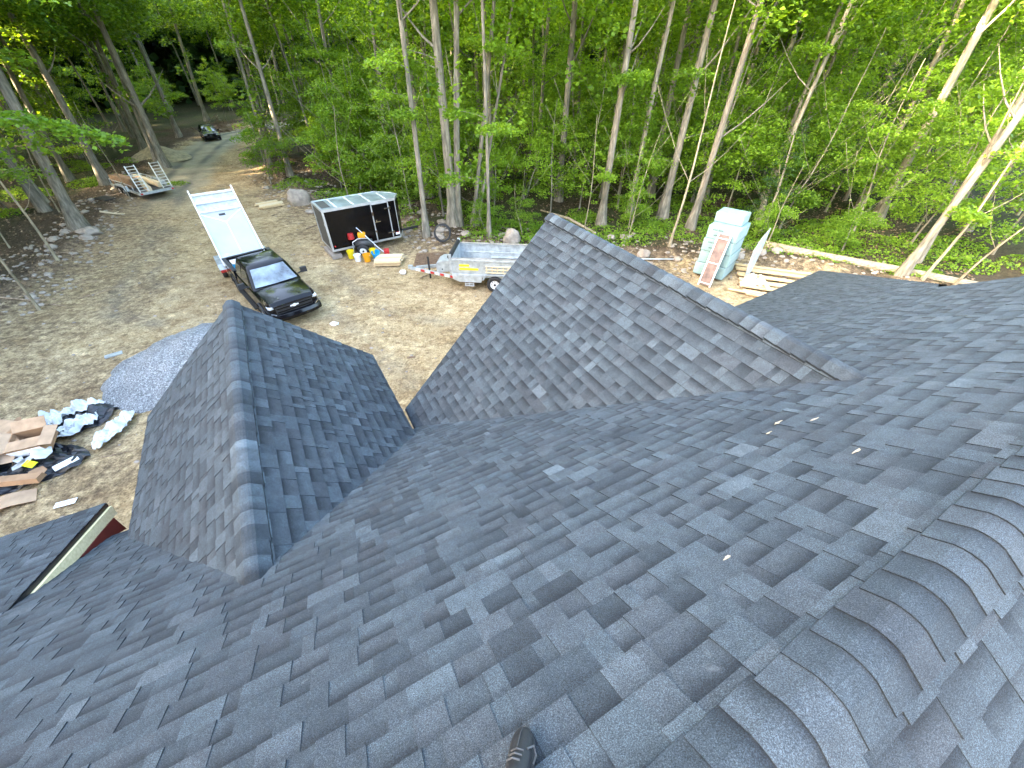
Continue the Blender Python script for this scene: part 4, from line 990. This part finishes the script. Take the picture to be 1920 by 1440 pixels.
def dump_trailer():
    t = thing("dump_trailer", (-.66, 17.52, gh(-.66, 17.5)-.02), "grey steel dump trailer with red-and-white taped tongue, half hidden by the right gable", "trailer", 3.045)
    bx0, bx1, hw, zf, zt = -2.4, 1.92, .95, .72, 1.42
    f = MB(); f.box(((bx0+bx1)/2, 0, zf), (bx1-bx0, hw*2, .06))
    for s_ in (-1, 1):
        f.box(((bx0+bx1)/2, s_*hw, (zf+zt)/2), (bx1-bx0, .05, zt-zf)); f.box(((bx0+bx1)/2, s_*(hw+.01), zt), (bx1-bx0+.06, .12, .09)); 
        f.box(((bx0+bx1)/2, s_*(hw+.03), zf), (bx1-bx0, .06, .12)); f.box(((bx0+bx1)/2, s_*(hw-.03), 1.05), (bx1-bx0-.1, .04, .05))
    f.box((bx1, 0, 1.12), (.05, hw*2, .75)); f.box((bx0, 0, 1.0), (.05, hw*2, .6)); f.build("dump_box", M_galv, t, bevel=.01)
    inn = MB(); inn.box(((bx0+bx1)/2, 0, zf+.04), (bx1-bx0-.1, hw*2-.1, .02))
    for s_ in (-1, 1): inn.box(((bx0+bx1)/2, s_*(hw-.01), zt+.049), (bx1-bx0, .14, .012))
    inn.build("floor_liner", M_galvd, t)
    skirt = MB(); skirt.prism([(1.9, hw+.07, .72), (1.9, hw+.07, .55), (1.6, hw+.07, .42), (.62, hw+.07, .42), (.55, hw+.07, .72)], (0, -.05, 0)); skirt.build("skirt", M_galv, t)
    rk = MB(); y = hw+.09
    rk.box((-.75, y, 1.20), (2.3, .05, .04)); rk.box((-.75, y, 1.06), (2.3, .05, .04)); rk.box((-.75, y, .92), (2.3, .05, .04))
    for k in range(10): rk.box((-1.85+k*.245, y, 1.06), (.05, .04, .3))
    rk.build("side_ramp", M_woodp, t)
    tp = MB(); tp.box((1.35, hw+.03, 1.18), (.45, .02, .09)); tp.box((1.15, hw+.03, 1.02), (.85, .02, .09)); tp.build("yellow_decal", M_yel, t)
    for s_ in (-1, 1):
        wheel(t, 0, s_*1.0, .37, .22, s_, 8, M_whitep, .56); wheel(t, -.86, s_*1.0, .37, .22, s_, 8, M_whitep, .56)
        fd = MB(); fd.prism([(x, s_*1.0-.14, z) for x, z in ((.55, .60), (.42, .84), (-1.3, .84), (-1.42, .60), (-1.36, .58), (-1.24, .80), (.38, .80), (.49, .58))], (0, .28, 0)); fd.build("fender", M_galv, t)
        tg = MB(); tg.bar((1.9, s_*.75, .52), (3.9, s_*.08, .52), .07, .14); tg.build("tongue", M_galv, t)
        tp = MB()
        for k in range(8):
            a = Vector((1.9, s_*.75, .52)).lerp(Vector((3.9, s_*.08, .52)), k/8); b = Vector((1.9, s_*.75, .52)).lerp(Vector((3.9, s_*.08, .52)), (k+.72)/8)
            if k % 2 == 0: tp.bar(a+Vector((.01, s_*.04, 0)), b+Vector((.01, s_*.04, 0)), .012, .11)
        tp.build("red_tape", M_red, t)
        tp = MB()
        for k in range(8):
            a = Vector((1.9, s_*.75, .52)).lerp(Vector((3.9, s_*.08, .52)), k/8); b = Vector((1.9, s_*.75, .52)).lerp(Vector((3.9, s_*.08, .52)), (k+.72)/8)
            if k % 2: tp.bar(a+Vector((.01, s_*.04, 0)), b+Vector((.01, s_*.04, 0)), .012, .11)
        tp.build("white_tape", M_whitep, t)
    fr = MB(); fr.box((-.2, 0, .5), (4.2, 1.2, .1)); fr.bar((3.75, 0, .50), (4.15, 0, .5), .12, .12); fr.box((4.15, 0, .58), (.2, .14, .14)); fr.build("coupler", M_galv, t)
    j = MB(); j.tube([(3.25, .0, .05), (3.25, 0, 1.1)], .045, 8); j.build("jack", M_blackm, t)
    bxm = MB(); bxm.prism([(2.05, -.42, .6), (2.75, -.30, .6), (2.75, -.30, 1.0), (2.55, -.34, 1.12), (2.05, -.42, 1.12)], (0, .8, 0)); bxm.build("tool_box", M_galv, t, bevel=.01)
    m_ = MB(); m_.disc((2.4, .40+.39, .88), (0, 1, 0), .03, .02) ; m_.build("tool_box_lock", M_blackm, t)
    tr_ = MB(); tr_.tube([(1.98, -.95, 1.52), (1.98, .95, 1.52)], .10, 10); tr_.build("tarp_roll", M_blackm, t)
    tb = MB()
    for s_ in (-1, 1): tb.bar((1.95, s_*.98, .8), (1.95, s_*.98, 1.66), .12, .06, Vector((0, 1, 0)))
    tb.build("tarp_bracket", M_galv, t)
    stp = MB(); stp.box((1.15, 1.05, .28), (.42, .12, .03)); stp.box((1.15, 1.08, .38), (.42, .02, .03))
    for x in (.96, 1.15, 1.34): stp.box((x, 1.05, .33), (.03, .03, .14))
    stp.build("step", M_alu, t)
dump_trailer()

def utility():
    t = thing("utility_trailer", (-26.0, 31.4, gh(-26, 31.4)), "open flatbed utility trailer with two raised ladder ramps, loaded with planks", "trailer", 2.56)
    d = MB(); d.box((2.5, 0, .52), (5.0, 2.1, .08)); d.build("deck", M_dgrey, t)
    f = MB(); f.bar((0, -1.08, .5), (0, 1.08, .5), .1, .16); f.bar((5, -1.08, .5), (5, 1.08, .5), .1, .16)
    for s_ in (-1, 1):
        f.bar((0, s_*1.08, .5), (5, s_*1.08, .5), .08, .16); f.bar((1.0, s_*1.05, .9), (5, s_*1.05, .9), .05, .05)
        for x in (1.0, 2, 3, 4, 5): f.bar((x, s_*1.05, .55), (x, s_*1.05, .9), .05, .05, Vector((0, 1, 0)))
    f.bar((5, -1.05, .9), (5, 1.05, .9), .05, .05); f.bar((5, -1.0, .45), (6.4, 0, .45), .08, .1); f.bar((5, 1.0, .45), (6.4, 0, .45), .08, .1); f.build("frame", M_galv, t)
    for y in (.72, -.78):
        r = MB()
        for s_ in (-.28, .28): r.bar((0.05, y+s_, .6), (.42, y+s_, 2.25), .05, .07)
        for k in range(9): z = .7+k*.185; r.bar((.05+(z-.6)*.224, y-.28, z), (.05+(z-.6)*.224, y+.28, z), .05, .04)
        r.build("ramp", M_alu, t)
    for s_ in (-1, 1):
        for x in (2.2, 3.05): wheel(t, x, s_*1.22, .34, .2, s_)
        fd = MB(); fd.prism([(x, s_*1.22-.14, z) for x, z in ((1.65, .5), (1.8, .8), (3.45, .8), (3.6, .5), (3.54, .5), (3.4, .75), (1.84, .75), (1.71, .5))], (0, .28, 0)); fd.build("fender", M_galv, t)
    m_ = MB(); m_.box((-.06, 1.0, .5), (.04, .14, .1)); m_.box((-.06, -1.0, .5), (.04, .14, .1)); m_.build("tail_light", M_red, t)
    return t
ut = utility()
def loc_on(t, x, y, z):
    a = t.rotation_euler.z; return Vector((t.location.x+math.cos(a)*x-math.sin(a)*y, t.location.y+math.sin(a)*x+math.cos(a)*y, t.location.z+z))
def beam(name, base_t, x, y, z, size, rz, tilt, mat, label, cat, group=None):
    m_ = MB(); m_.box((0, 0, 0), size); o = m_.build(name, mat, None, loc=loc_on(base_t, x, y, z), rot=(0, tilt, base_t.rotation_euler.z+rz), bevel=.004); return tag(o, label, cat, group)
beam("timber_beam", ut, 2.2, -.42, .86, (3.2, .26, .34), R(5), R(-4), M_woodp, "pale laminated timber on the utility trailer, nearest its right ramp", "timber")
b2 = beam("timber_beam", ut, 1.8, .10, .80, (3.4, .3, .3), R(-9), R(-4), M_woodp, "long pale timber with a red-wrapped end in the middle of the utility trailer", "timber")
m_ = MB(); m_.box((-1.46, 0, 0), (.26, .30, .28)); o = m_.build("end_wrap", M_redw, b2)
beam("board_stack", ut, 3.1, .68, .93, (3.0, .55, .62), R(5), 0, M_woodb, "stack of brown boards at the front left of the utility trailer", "boards")
m_ = MB(); m_.blob((0, 0, .2), (.5, .3, .24), 4, 16, 9, .3); tag(m_.build("red_bundle", M_redw, None, smooth=True, loc=loc_on(ut, 3.3, -.15, .6)), "crumpled red wrapped bundle on the utility trailer", "bundle")
m_ = MB(); m_.box((0, 0, .03), (1.5, .7, .05)); tag(m_.build("rubber_mat", M_blackm, None, loc=(-29.1, 30.3, gh(-29.1, 30.3)+.05), rot=(0, 0, R(-30))), "black rubber mat lying on the dirt below the utility trailer", "mat")

def far_car():
    t = thing("parked_car", (-37.2, 57.2, gh(-37.2, 57.2)), "black hatchback parked on the drive deep in the shade", "car", R(-52))
    def ring(z, x0, x1, hw, c=.25): return [(x0, -hw+c, z), (x0+c*.5, -hw, z), (x1-c*.9, -hw, z), (x1, -hw+c*1.5, z), (x1+.06, 0, z), (x1, hw-c*1.5, z), (x1-c*.9, hw, z), (x0+c*.5, hw, z), (x0, hw-c, z), (x0-.04, 0, z)]
    b = MB(); b.loft([ring(.22, -2.05, 2.1, .84), ring(.5, -2.15, 2.2, .90), ring(.78, -2.1, 2.1, .88), ring(.95, -1.95, 1.35, .82)]); b.build("body", M_black, t, bevel=.03)
    c = MB(); c.loft([ring(.9, -1.95, 1.15, .78, .12), ring(1.3, -1.5, .3, .64, .12), ring(1.44, -1.1, .0, .52, .12)]); c.build("cabin", M_glass, t, bevel=.03)
    r_ = MB(); r_.loft([ring(1.40, -1.25, .12, .58, .12), ring(1.47, -1.0, -.1, .5, .12)]); r_.build("roof", M_black, t, bevel=.02)
    for s_ in (-1, 1):
        pi_ = MB(); pi_.bar((1.2, s_*.74, .93), (.2, s_*.6, 1.40), .05, .05); pi_.bar((-1.9, s_*.76, .93), (-1.2, s_*.6, 1.42), .08, .05); pi_.bar((-.3, s_*.80, .93), (-.35, s_*.62, 1.4), .05, .05); pi_.build("pillar", M_black, t)
        h = MB(); h.box((2.08, s_*.64, .68), (.16, .36, .12)); h.build("headlight", M_lamp, t, bevel=.02)
        tr_ = MB(); tr_.bar((1.25, s_*.86, .95), (-1.9, s_*.86, .98), .02, .03); tr_.build("window_trim", M_chrome, t)
        m_ = MB(); m_.box((.75, s_*.98, .98), (.12, .18, .12)); m_.build("mirror", M_black, t, bevel=.02)
        for xw in (1.35, -1.3): wheel(t, xw, s_*.80, .32, .2, s_)
    m_ = MB(); m_.box((2.17, 0, .5), (.05, 1.2, .2)); m_.build("grille", M_blackm, t)
far_car()

# ------------------------------------------------------------------ site clutter
def at(x, y, z=0.): return Vector((x, y, gh(x, y)+z))
def lumber(name, x, y, rz, n, L, wd, th, layers, mat, label, seed, jit=.1):
    rnd = random.Random(seed); t = thing(name, at(x, y), label, "lumber", rz)
    for l in range(layers):
        for k in range(n):
            m_ = MB(); m_.box((rnd.gauss(0, jit*1.3), (k-(n-1)/2)*wd*1.14+(l%2)*.05+rnd.gauss(0, .012), .06+th/2+l*(th+.014)), (L*rnd.uniform(.92, 1.03), wd, th), rotz(rnd.gauss(0, .012))); m_.build("board", M_wood if (k*7+l*3) % 3 == 0 else mat, t)
    return t
lumber("lumber_stack", -17.0, 29.6, R(42), 5, 1.5, .24, .045, 2, M_woodp, "small stack of pale boards on the dirt beside the white trailer tray", 3)
lumber("lumber_stack", -6.35, 19.75, R(4), 6, 1.35, .17, .05, 3, M_woodp, "neat stack of pale boards left of the dump trailer's tongue", 4, .03)
def mesh_panel():
    t = thing("rusty_mesh", at(-4.25, 20.0, .06), "stack of rusty brown reinforcing mesh panels behind the dump trailer's tongue", "mesh panels", R(5)); 
    for l in range(3):
        m_ = MB()
        for k in range(12): m_.bar((-.75+k*.136+l*.03, -.8, l*.03), (-.75+k*.136+l*.03, .8, l*.03), .02)
        for k in range(12): m_.bar((-.78, -.78+k*.142+l*.02, l*.03+.012), (.78, -.78+k*.142+l*.02, l*.03+.012), .02)
        m_.build("mesh_sheet", M_woodb, t)
    m_ = MB(); m_.box((0, 0, -.02), (1.55, 1.6, .03)); m_.build("backing_board", M_woodb, t)
mesh_panel()
hc = MB(); ax_ = Vector((.15, -1, .45))
for k in range(7): hc.ring((.02*math.sin(k*2), -.03*k+.02*math.cos(k*3), .48+.012*math.sin(k*1.7)), (ax_+Vector((.05*math.sin(k), 0, .05*math.cos(k)))), .44-.018*(k % 3), .022, 32, 6)
hc.tube([(.35, -.1, .2), (.55, -.25, .05), (.8, -.3, .03)], .02, 6)
tag(hc.build("hose_coil", M_blackm, None, smooth=True, loc=at(-3.85, 22.35)), "coil of black pipe leaning against the double-stemmed maple", "hose coil")
# compressor cart and buckets
def cart():
    t = thing("compressor_cart", at(-7.85, 20.7), "small wheeled compressor cart with a bent metal handle frame by the black enclosed trailer", "compressor", R(12)); t.scale = (1.2, 1.2, 1.2)
    w_ = MB(); w_.ring((0, -.15, .27), (0.1, 1, .25), .19, .08, 24, 8); wt = w_.build("wheel", M_tyre, t, smooth=True)
    h = MB(); h.disc((0, -.19, .27), (0.1, 1, .25), .16, .05); h.build("rim", M_whitep, wt); h = MB(); h.disc((0, -.23, .26), (.1, 1, .25), .04, .03); h.build("hub", M_blackm, wt)
    f = MB(); f.tube([(-.42, -.1, .1), (-.38, -.05, .62), (-.15, -.02, .74), (.25, 0, .74), (.5, -.05, .52)], .022, 6); f.tube([(-.2, .35, 1.15), (.2, .1, .8), (.62, -.2, .4), (.95, -.4, .15)], .018, 6); f.tube([(.5, -.05, .52), (.55, -.05, .1)], .02, 6); f.build("frame", M_alu, t)
    b = MB(); b.tube([(-.35, .25, .45), (.4, .25, .45)], .17, 12); b.build("tank", M_dgrey, t, smooth=True)
    e = MB(); e.box((.02, .22, .82), (.32, .24, .2)); e.build("engine", M_ora, t, bevel=.03)
    e = MB(); e.tube([(-.42, .1, .72), (-.42, .1, .95)], [.14, .12], 12); e.build("fuel_tank", M_red, t, bevel=.01)
    e = MB(); e.box((.98, -.32, .2), (.22, .2, .26)); e.build("handle_grip", M_red, t, bevel=.03)
cart()
def bucket(x, y, r, h, mat, label, tilt=(0, 0, 0)):
    t = thing("bucket", at(x, y), label, "bucket", rot=tilt); m_ = MB()
    n = 20; rings = []
    for z, q in ((0, .82), (h*.9, 1), (h*.9, 1.06), (h, 1.06), (h, .96), (.03, .78)): rings.append([(math.cos(2*math.pi*k/n)*r*q, math.sin(2*math.pi*k/n)*r*q, z) for k in range(n)])
    m_.loft(rings, cap=True); m_.build("pail", mat, t, smooth=False)
    hd = MB(); hd.tube([(math.cos(a)*r*1.05, -math.sin(a)*r*.7, h*.93-math.sin(a)*r*.4) for a in [math.pi*k/8 for k in range(9)]], .008, 5); hd.build("handle", M_alu, t)
bucket(-8.45, 20.35, .19, .40, M_yel, "bright yellow bucket at the left end of the bucket row by the enclosed trailer")
bucket(-8.0, 20.0, .18, .34, M_whitep, "white bucket between the yellow and orange buckets")
bucket(-7.5, 19.95, .19, .38, M_ora, "orange-yellow bucket in front of the compressor cart")
bucket(-7.12, 20.35, .22, .36, M_blue, "blue bucket at the right end of the bucket row", (R(12), 0, 0))
bucket(-7.35, 20.55, .17, .42, M_yel, "yellow bucket half hidden behind the blue bucket")
m_ = MB(); m_.blob((0, 0, .1), (.16, .12, .12), 3, 10, 6, .4); tag(m_.build("plastic_jug", M_whitep, None, loc=at(-5.35, 18.45)), "white plastic jug on the dirt before the pale board stack", "jug")
m_ = MB(); m_.blob((0, 0, .05), (.16, .12, .08), 6, 10, 6, .5); tag(m_.build("paper_scrap", M_whitep, None, loc=at(-7.1, 13.7)), "crumpled white scrap on the dirt in front of the pickup", "paper scrap")
m_ = MB(); m_.box((0, 0, .02), (.3, .09, .02)); tag(m_.build("wood_scrap", M_woodb, None, loc=at(-3.6, 11.5), rot=(0, 0, .2)), "small dark wood scrap on the open dirt between the dormers", "wood scrap")
m_ = MB(); m_.box((0, 0, .03), (.5, .2, .04)); tag(m_.build("metal_scrap", M_galv, None, loc=at(-14.3, 11.6), rot=(0, 0, .7)), "small metal offcut at the left edge of the gravel pile", "metal scrap")

# insulation foam, plank, board and lumber
FO = Vector((10.15, 18.85)); FA = -.72
def fol(x, y, z=0): c, s = math.cos(FA), math.sin(FA); return Vector((FO.x+x*c-y*s, FO.y+x*s+y*c, z+gh(FO.x, FO.y)))
PACKW = 1.38
def foam(x, y, z, size, label, marks=False):
    t = thing("foam_pack", fol(x, y, z), label, "insulation", FA, "mint green packs of foam board")
    m_ = MB(); n = 5
    m_.box((0, 0, size[2]/2), size); m_.build("foam_boards", M_foam, t, bevel=.03)
    s_ = MB()
    for k in range(1, 5): s_.box((0, -size[1]/2-.002, size[2]*k/5), (size[0]-.06, .006, .008)); s_.box((size[0]/2+.002, 0, size[2]*k/5), (.006, size[1]-.06, .008))
    s_.build("board_seam", M_foamw, t)
    gp = MB(); gp.box((0, -size[1]/2-.003, .012), (size[0]-.1, .006, .022)); gp.box((size[0]/2+.006, 0, .012), (.006, size[1]-.1, .022)); gp.build("pack_gap_shadow", M_ink_gap, t)  # dark strip stands in for shadow in the gap under each pack
    wr = MB(); wr.box((size[0]/2+.004, 0, size[2]/2), (.008, size[1]*.9, size[2]*.9)); wr.build("end_wrap", M_foamw, t)
    if marks:
        for r_ in range(2):
            mk = MB(); x0 = -.42+.1*r_; z0 = size[2]*(.72-.42*r_)
            for k, wd in enumerate((.05, .03, .05, .04, .02, .05, .05, .03, .05)):
                mk.box((x0+k*.05, -size[1]/2-.006, z0), (wd, .004, .055), Matrix.Rotation(R(-4), 3, 'Y')); 
                if k % 2: mk.box((x0+k*.05, -size[1]/2-.006, z0+.045), (.05, .004, .012))
            mk.build("print", M_ink_gap, t)
    return t
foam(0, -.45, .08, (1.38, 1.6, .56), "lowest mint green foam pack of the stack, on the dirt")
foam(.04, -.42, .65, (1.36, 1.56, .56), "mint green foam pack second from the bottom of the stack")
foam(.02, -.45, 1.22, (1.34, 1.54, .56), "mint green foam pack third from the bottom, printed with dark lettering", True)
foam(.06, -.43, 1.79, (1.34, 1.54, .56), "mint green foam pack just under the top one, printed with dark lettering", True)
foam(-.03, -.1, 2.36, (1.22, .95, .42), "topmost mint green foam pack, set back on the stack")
m_ = MB(); m_.box((-.45, -.45, 0), (.1, 1.5, .09)); m_.box((.45, -.45, 0), (.1, 1.5, .09)); m_.box((0, -.45, -.02), (1.1, .1, .05)); tag(m_.build("wood_skid", M_woodb, None, loc=fol(0, 0, .04), rot=(0, 0, FA)), "dark wooden skid under the mint foam stack", "skid")
def plank():
    t = thing("scaffold_plank", Vector((8.95, 17.15, gh(9, 17.1)+.02)), "aluminium-framed scaffold plank with pinkish deck leaning on the mint foam stack", "scaffold plank")
    a = Vector((0, 0, .03)); b = Vector((.50, .58, 2.12)); d = (b-a).normalized(); sv = Vector((math.cos(FA), math.sin(FA), 0)); sv = (sv-d*sv.dot(d)).normalized(); n = sv.cross(d).normalized()
    if n.y > 0: n = -n
    m_ = MB(); m_.prism([a-sv*.24, a+sv*.24, b+sv*.24, b-sv*.24], n*.03); m_.build("plywood_deck", M_pinkply, t)
    m_ = MB()
    for s_ in (-1, 1): m_.bar(a+sv*s_*.26-d*.05, b+sv*s_*.26+d*.03, .05, .09, n)
    for k in (.04, .45, .93): q = a.lerp(b, k)+n*.034; m_.bar(q-sv*.24, q+sv*.24, .035, .012, n)
    m_.build("side_rail", M_trim, t)
plank()
m_ = MB()
s0 = Vector((11.35, 18.0, .0)); 
q = [Vector((0, 0, 0)), Vector((.35, .25, .35)), Vector((.75, .75, 1.1)), Vector((1.05, 1.2, 2.05)), Vector((.55, .75, 1.75)), Vector((.12, .3, 1.3)), Vector((0, .05, .6))]
m_.prism(q, (.02, -.03, 0)); tag(m_.build("foam_sheet", M_galv, None, loc=(11.05, 17.75, gh(11, 17.7))), "pale grey broken board propped against the right side of the foam stack", "board")
def crumple(name, x, y, rx, ry, h, seed, mat, label, cat, z=0., rz=0., fr=2.6, group=None, th=.0):
    mb = MB(); n = 30
    for j in range(n+1):
        for i in range(n+1):
            a, b = i/n*2-1, j/n*2-1
            k = 1+.22*noise.noise(Vector((math.atan2(b, a)*1.1, seed, 0)))
            # square to disc, ragged rim
            u = a*math.sqrt(max(0, 1-b*b/2))*rx*k; v = b*math.sqrt(max(0, 1-a*a/2))*ry*k
            e = 1-min(1, (a*a+b*b)/1.9)
            zz = h*(abs(noise.noise(Vector((u, v, seed))*fr))*1.5+.5*abs(noise.noise(Vector((u, v, seed+5))*fr*2.7)))*(.35+.65*e)
            mb.v.append((u, v, zz))
    for j in range(n):
        for i in range(n): mb.f.append((j*(n+1)+i, j*(n+1)+i+1, (j+1)*(n+1)+i+1, (j+1)*(n+1)+i)); mb.c.append(None); mb.uv.append(None)
    return tag(mb.build(name, mat, None, smooth=False, loc=at(x, y, z), rot=(0, 0, rz)), label, cat, group)
crumple("plastic_sheet", 11.3, 17.35, .75, .45, .4, 3, M_bag, "crumpled clear plastic wrap at the foot of the foam stack", "plastic wrap", .02, .5)
lr = random.Random(3)
LB = []
for k in range(15):
    f_ = k/14; a = Vector((10.5+.75*f_, 16.6+2.7*f_)); LB.append((a, lr.uniform(3.4, 4.2), R(-22+lr.gauss(0, 2)), .10+.09*(k % 3 == 1)))
for k, (a, L, r_, z) in enumerate(LB):
    m_ = MB(); m_.box((L/2, 0, 0), (L, .17, .045)); o = m_.build("lumber_board", M_wood, None, loc=at(a.x, a.y, z), rot=(0, 0, r_)); tag(o, "long yellow pine board spread in the row beside the foam stack", "lumber", "pine boards spread beside the foam stack")
for k in range(4):
    m_ = MB(); m_.box((1.6, 0, 0), (3.2, .14, .045)); o = m_.build("lumber_board", M_wood, None, loc=at(9.9+.3*k, 16.75-.02*k-.22*k, .08+.05*(k % 2)), rot=(0, 0, R(-30+2*k))); tag(o, "yellow pine board lying nearest the roof, below the foam stack", "lumber", "pine boards nearest the roof")
m_ = MB(); m_.box((0, 0, 0), (.14, 1.5, .09)); tag(m_.build("crosswise_board", M_woodp, None, loc=at(11.6, 17.0, .24), rot=(0, 0, R(-12))), "short pale board laid crosswise on the pine boards", "lumber")
m_ = MB(); m_.tube([(0, 0, 0), (2.6, -.05, 0)], .035, 8); tag(m_.build("metal_pipe", M_alu, None, loc=at(6.2, 19.9, .1)), "thin pale metal pipe lying left of the foam stack", "pipe")
m_ = MB(); m_.blob((0, 0, .06), (.2, .15, .1), 13, 10, 6, .5); tag(m_.build("plastic_scrap", M_bag, None, loc=at(7.0, 18.9)), "small white plastic scrap left of the foam stack", "plastic scrap")

# trash pile at the left
crumple("plastic_film", -13.1, 8.1, 1.25, .65, .30, 1, M_tarp, "shiny black plastic film under the white plastic, at the back of the cardboard heap", "plastic film", .0, R(28))
crumple("plastic_film", -13.2, 6.35, 1.9, .8, .28, 2, M_tarp, "black wrap strewn under the cardboard tubes, at the front of the heap", "plastic film", .0, R(20))
for i, (x, y, rx, ry, h, lab) in enumerate(((-12.95, 8.75, .55, .26, .4, "white plastic bag at the far end of the heap"), (-13.45, 8.25, .3, .42, .45, "pale blue-white plastic bag in the middle of the black film"), (-12.55, 8.05, .55, .36, .4, "crumpled white plastic bag right behind the open cardboard box"), (-11.35, 7.95, .6, .3, .35, "translucent plastic wrap right of the open cardboard box"), (-11.45, 7.45, .42, .16, .2, "white plastic strip at the right corner of the heap"), (-14.2, 7.7, .4, .14, .25, "thin white plastic streamer at the left of the heap"), (-14.3, 6.6, .35, .25, .3, "white plastic bag at the left edge beside the box"))):
    crumple("plastic_bag", x, y, rx, ry, h*.75, 20+i, M_bag, lab, "plastic bag", .12, R(20+25*i), 3.6)
def cardbox():
    t = thing("cardboard_box", at(-12.75, 7.15, .3), "open empty cardboard box with a white printed side on top of the heap", "cardboard box", rot=(R(18), R(-6), R(14))); t.scale = (.78, .78, .78)
    m_ = MB(); L, D_, H_ = 1.05, .75, .42
    m_.box((0, 0, .01), (L, D_, .012)); m_.box((0, D_/2, H_/2), (L, .012, H_)); m_.box((-L/2, 0, H_/2), (.012, D_, H_)); m_.box((L/2, 0, H_/2), (.012, D_, H_)); m_.box((0, -D_/2, H_/2), (L, .012, H_)); m_.build("box_body", M_card, t)
    for nm, c, s_, r_ in (("flap", (0, D_/2+.17, H_+.1), (L, .38, .012), ('X', 30)), ("flap", (L/2+.16, 0, H_+.02), (.36, D_, .012), ('Y', 15)), ("flap", (-L/2-.14, 0, H_+.12), (.34, D_, .012), ('Y', 40)), ("flap", (0, -D_/2+.2, H_+.03), (L, .4, .012), ('X', -4))):
        f = MB(); f.box(c, s_, Matrix.Rotation(R(r_[1]), 3, r_[0])); f.build(nm, M_cardi, t)
    l_ = MB(); l_.box((0, -D_/2-.009, H_/2), (L*.96, .006, H_*.85)); w2 = l_.build("white_print", M_whitep, t)
    l_ = MB()
    for k in range(8): l_.box((-.02+k*.055, -D_/2-.014, H_*.3), (.035, .004, .06))
    l_.build("red_lettering", M_red, w2)
cardbox()
def card(x, y, w_, d_, rot, z, label, mat=M_cardi, fold=0):
    m_ = MB(); n = 8
    for i in range(n+1):
        for j in (0, 1): m_.v.append(((i/n-.5)*w_, (j-.5)*d_, .06*math.sin(i/n*math.pi*1.3)+.01*noise.noise(Vector((i, j, x)))))
    for i in range(n): m_.f.append((i*2, i*2+2, i*2+3, i*2+1)); m_.c.append(None); m_.uv.append(None)
    o = m_.build("cardboard_sheet", mat, None, loc=at(x, y, z), rot=rot); md = o.modifiers.new("thickness", 'SOLIDIFY'); md.thickness = .012
    return tag(o, label, "cardboard")
card(-13.7, 7.55, 1.6, .55, (R(10), 0, R(-10)), .38, "flattened long cardboard sheet behind the open box")
card(-13.65, 7.05, 1.0, .8, (R(18), R(-8), R(-35)), .36, "bent cardboard sheet left of the open box", M_card)
card(-13.4, 6.45, 1.0, .3, (R(20), 0, R(32)), .33, "narrow pinkish cardboard strip under the open box")
card(-12.0, 5.5, .8, .42, (R(5), R(5), R(38)), .12, "torn cardboard piece nearest the roof", M_cardi)
m_ = MB(); m_.prism([(-.9, -.13, 0), (-.9, .13, 0), (-.9, .1, .14), (-.9, -.1, .14)], (1.85, 0, 0)); tag(m_.build("cardboard_tube", M_card, None, loc=at(-12.65, 5.95, .22), rot=(0, 0, R(8))), "long square cardboard tube across the front of the heap", "cardboard tube")
m_ = MB(); m_.box((0, 0, 0), (.5, .2, .02)); tag(m_.build("white_card", M_whitep, None, loc=at(-11.7, 6.65, .12), rot=(R(8), 0, R(55))), "white card strip at the right of the black wrap", "card")
m_ = MB(); m_.box((0, 0, 0), (.34, .17, .01)); tag(m_.build("yellow_label", M_lime, None, loc=at(-12.3, 6.45, .36), rot=(R(12), 0, R(-12))), "lime yellow label lying on the black wrap", "label")
hr = random.Random(31)
for i in range(16):
    a_ = hr.uniform(0, 6.28); q_ = hr.random()**.6; x = -13.1+math.cos(a_)*q_*1.7; y = 7.1+math.sin(a_)*q_*1.25
    w_, d_ = hr.uniform(.18, .5), hr.uniform(.1, .3); m_ = MB(); n_ = 7; P_ = []
    for k in range(n_):
        b_ = 2*math.pi*k/n_; P_.append((math.cos(b_)*w_*hr.uniform(.7, 1.1), math.sin(b_)*d_*hr.uniform(.7, 1.1), .05*hr.random()))
    m_.face(P_); kind_ = i % 3; mat_ = (M_card, M_bag, M_tarp)[kind_]
    o = m_.build("heap_scrap", mat_, None, loc=at(x, y, .2+.2*hr.random()), rot=(hr.uniform(-.35, .35), hr.uniform(-.35, .35), hr.uniform(0, 3.1))); md = o.modifiers.new("thickness", 'SOLIDIFY'); md.thickness = .008
    tag(o, ("small torn brown cardboard scrap lying in the rubbish heap", "small torn white plastic scrap lying in the rubbish heap", "small torn black film scrap lying in the rubbish heap")[kind_], "scrap", ("brown scraps in the heap", "white scraps in the heap", "black scraps in the heap")[kind_])
def sign():
    t = thing("paper_label", at(-10.78, 5.5, .04), "small white printed label lying on the dirt above the shed dormer", "label", R(22))
    m_ = MB(); m_.box((0, 0, 0), (.42, .17, .008)); m_.build("paper", M_whitep, t)
    m_ = MB()
    for k in range(2): m_.box((0, .035-k*.06, .006), (.34, .012, .002))
    m_.build("print_lines", M_dgrey, t)
sign()
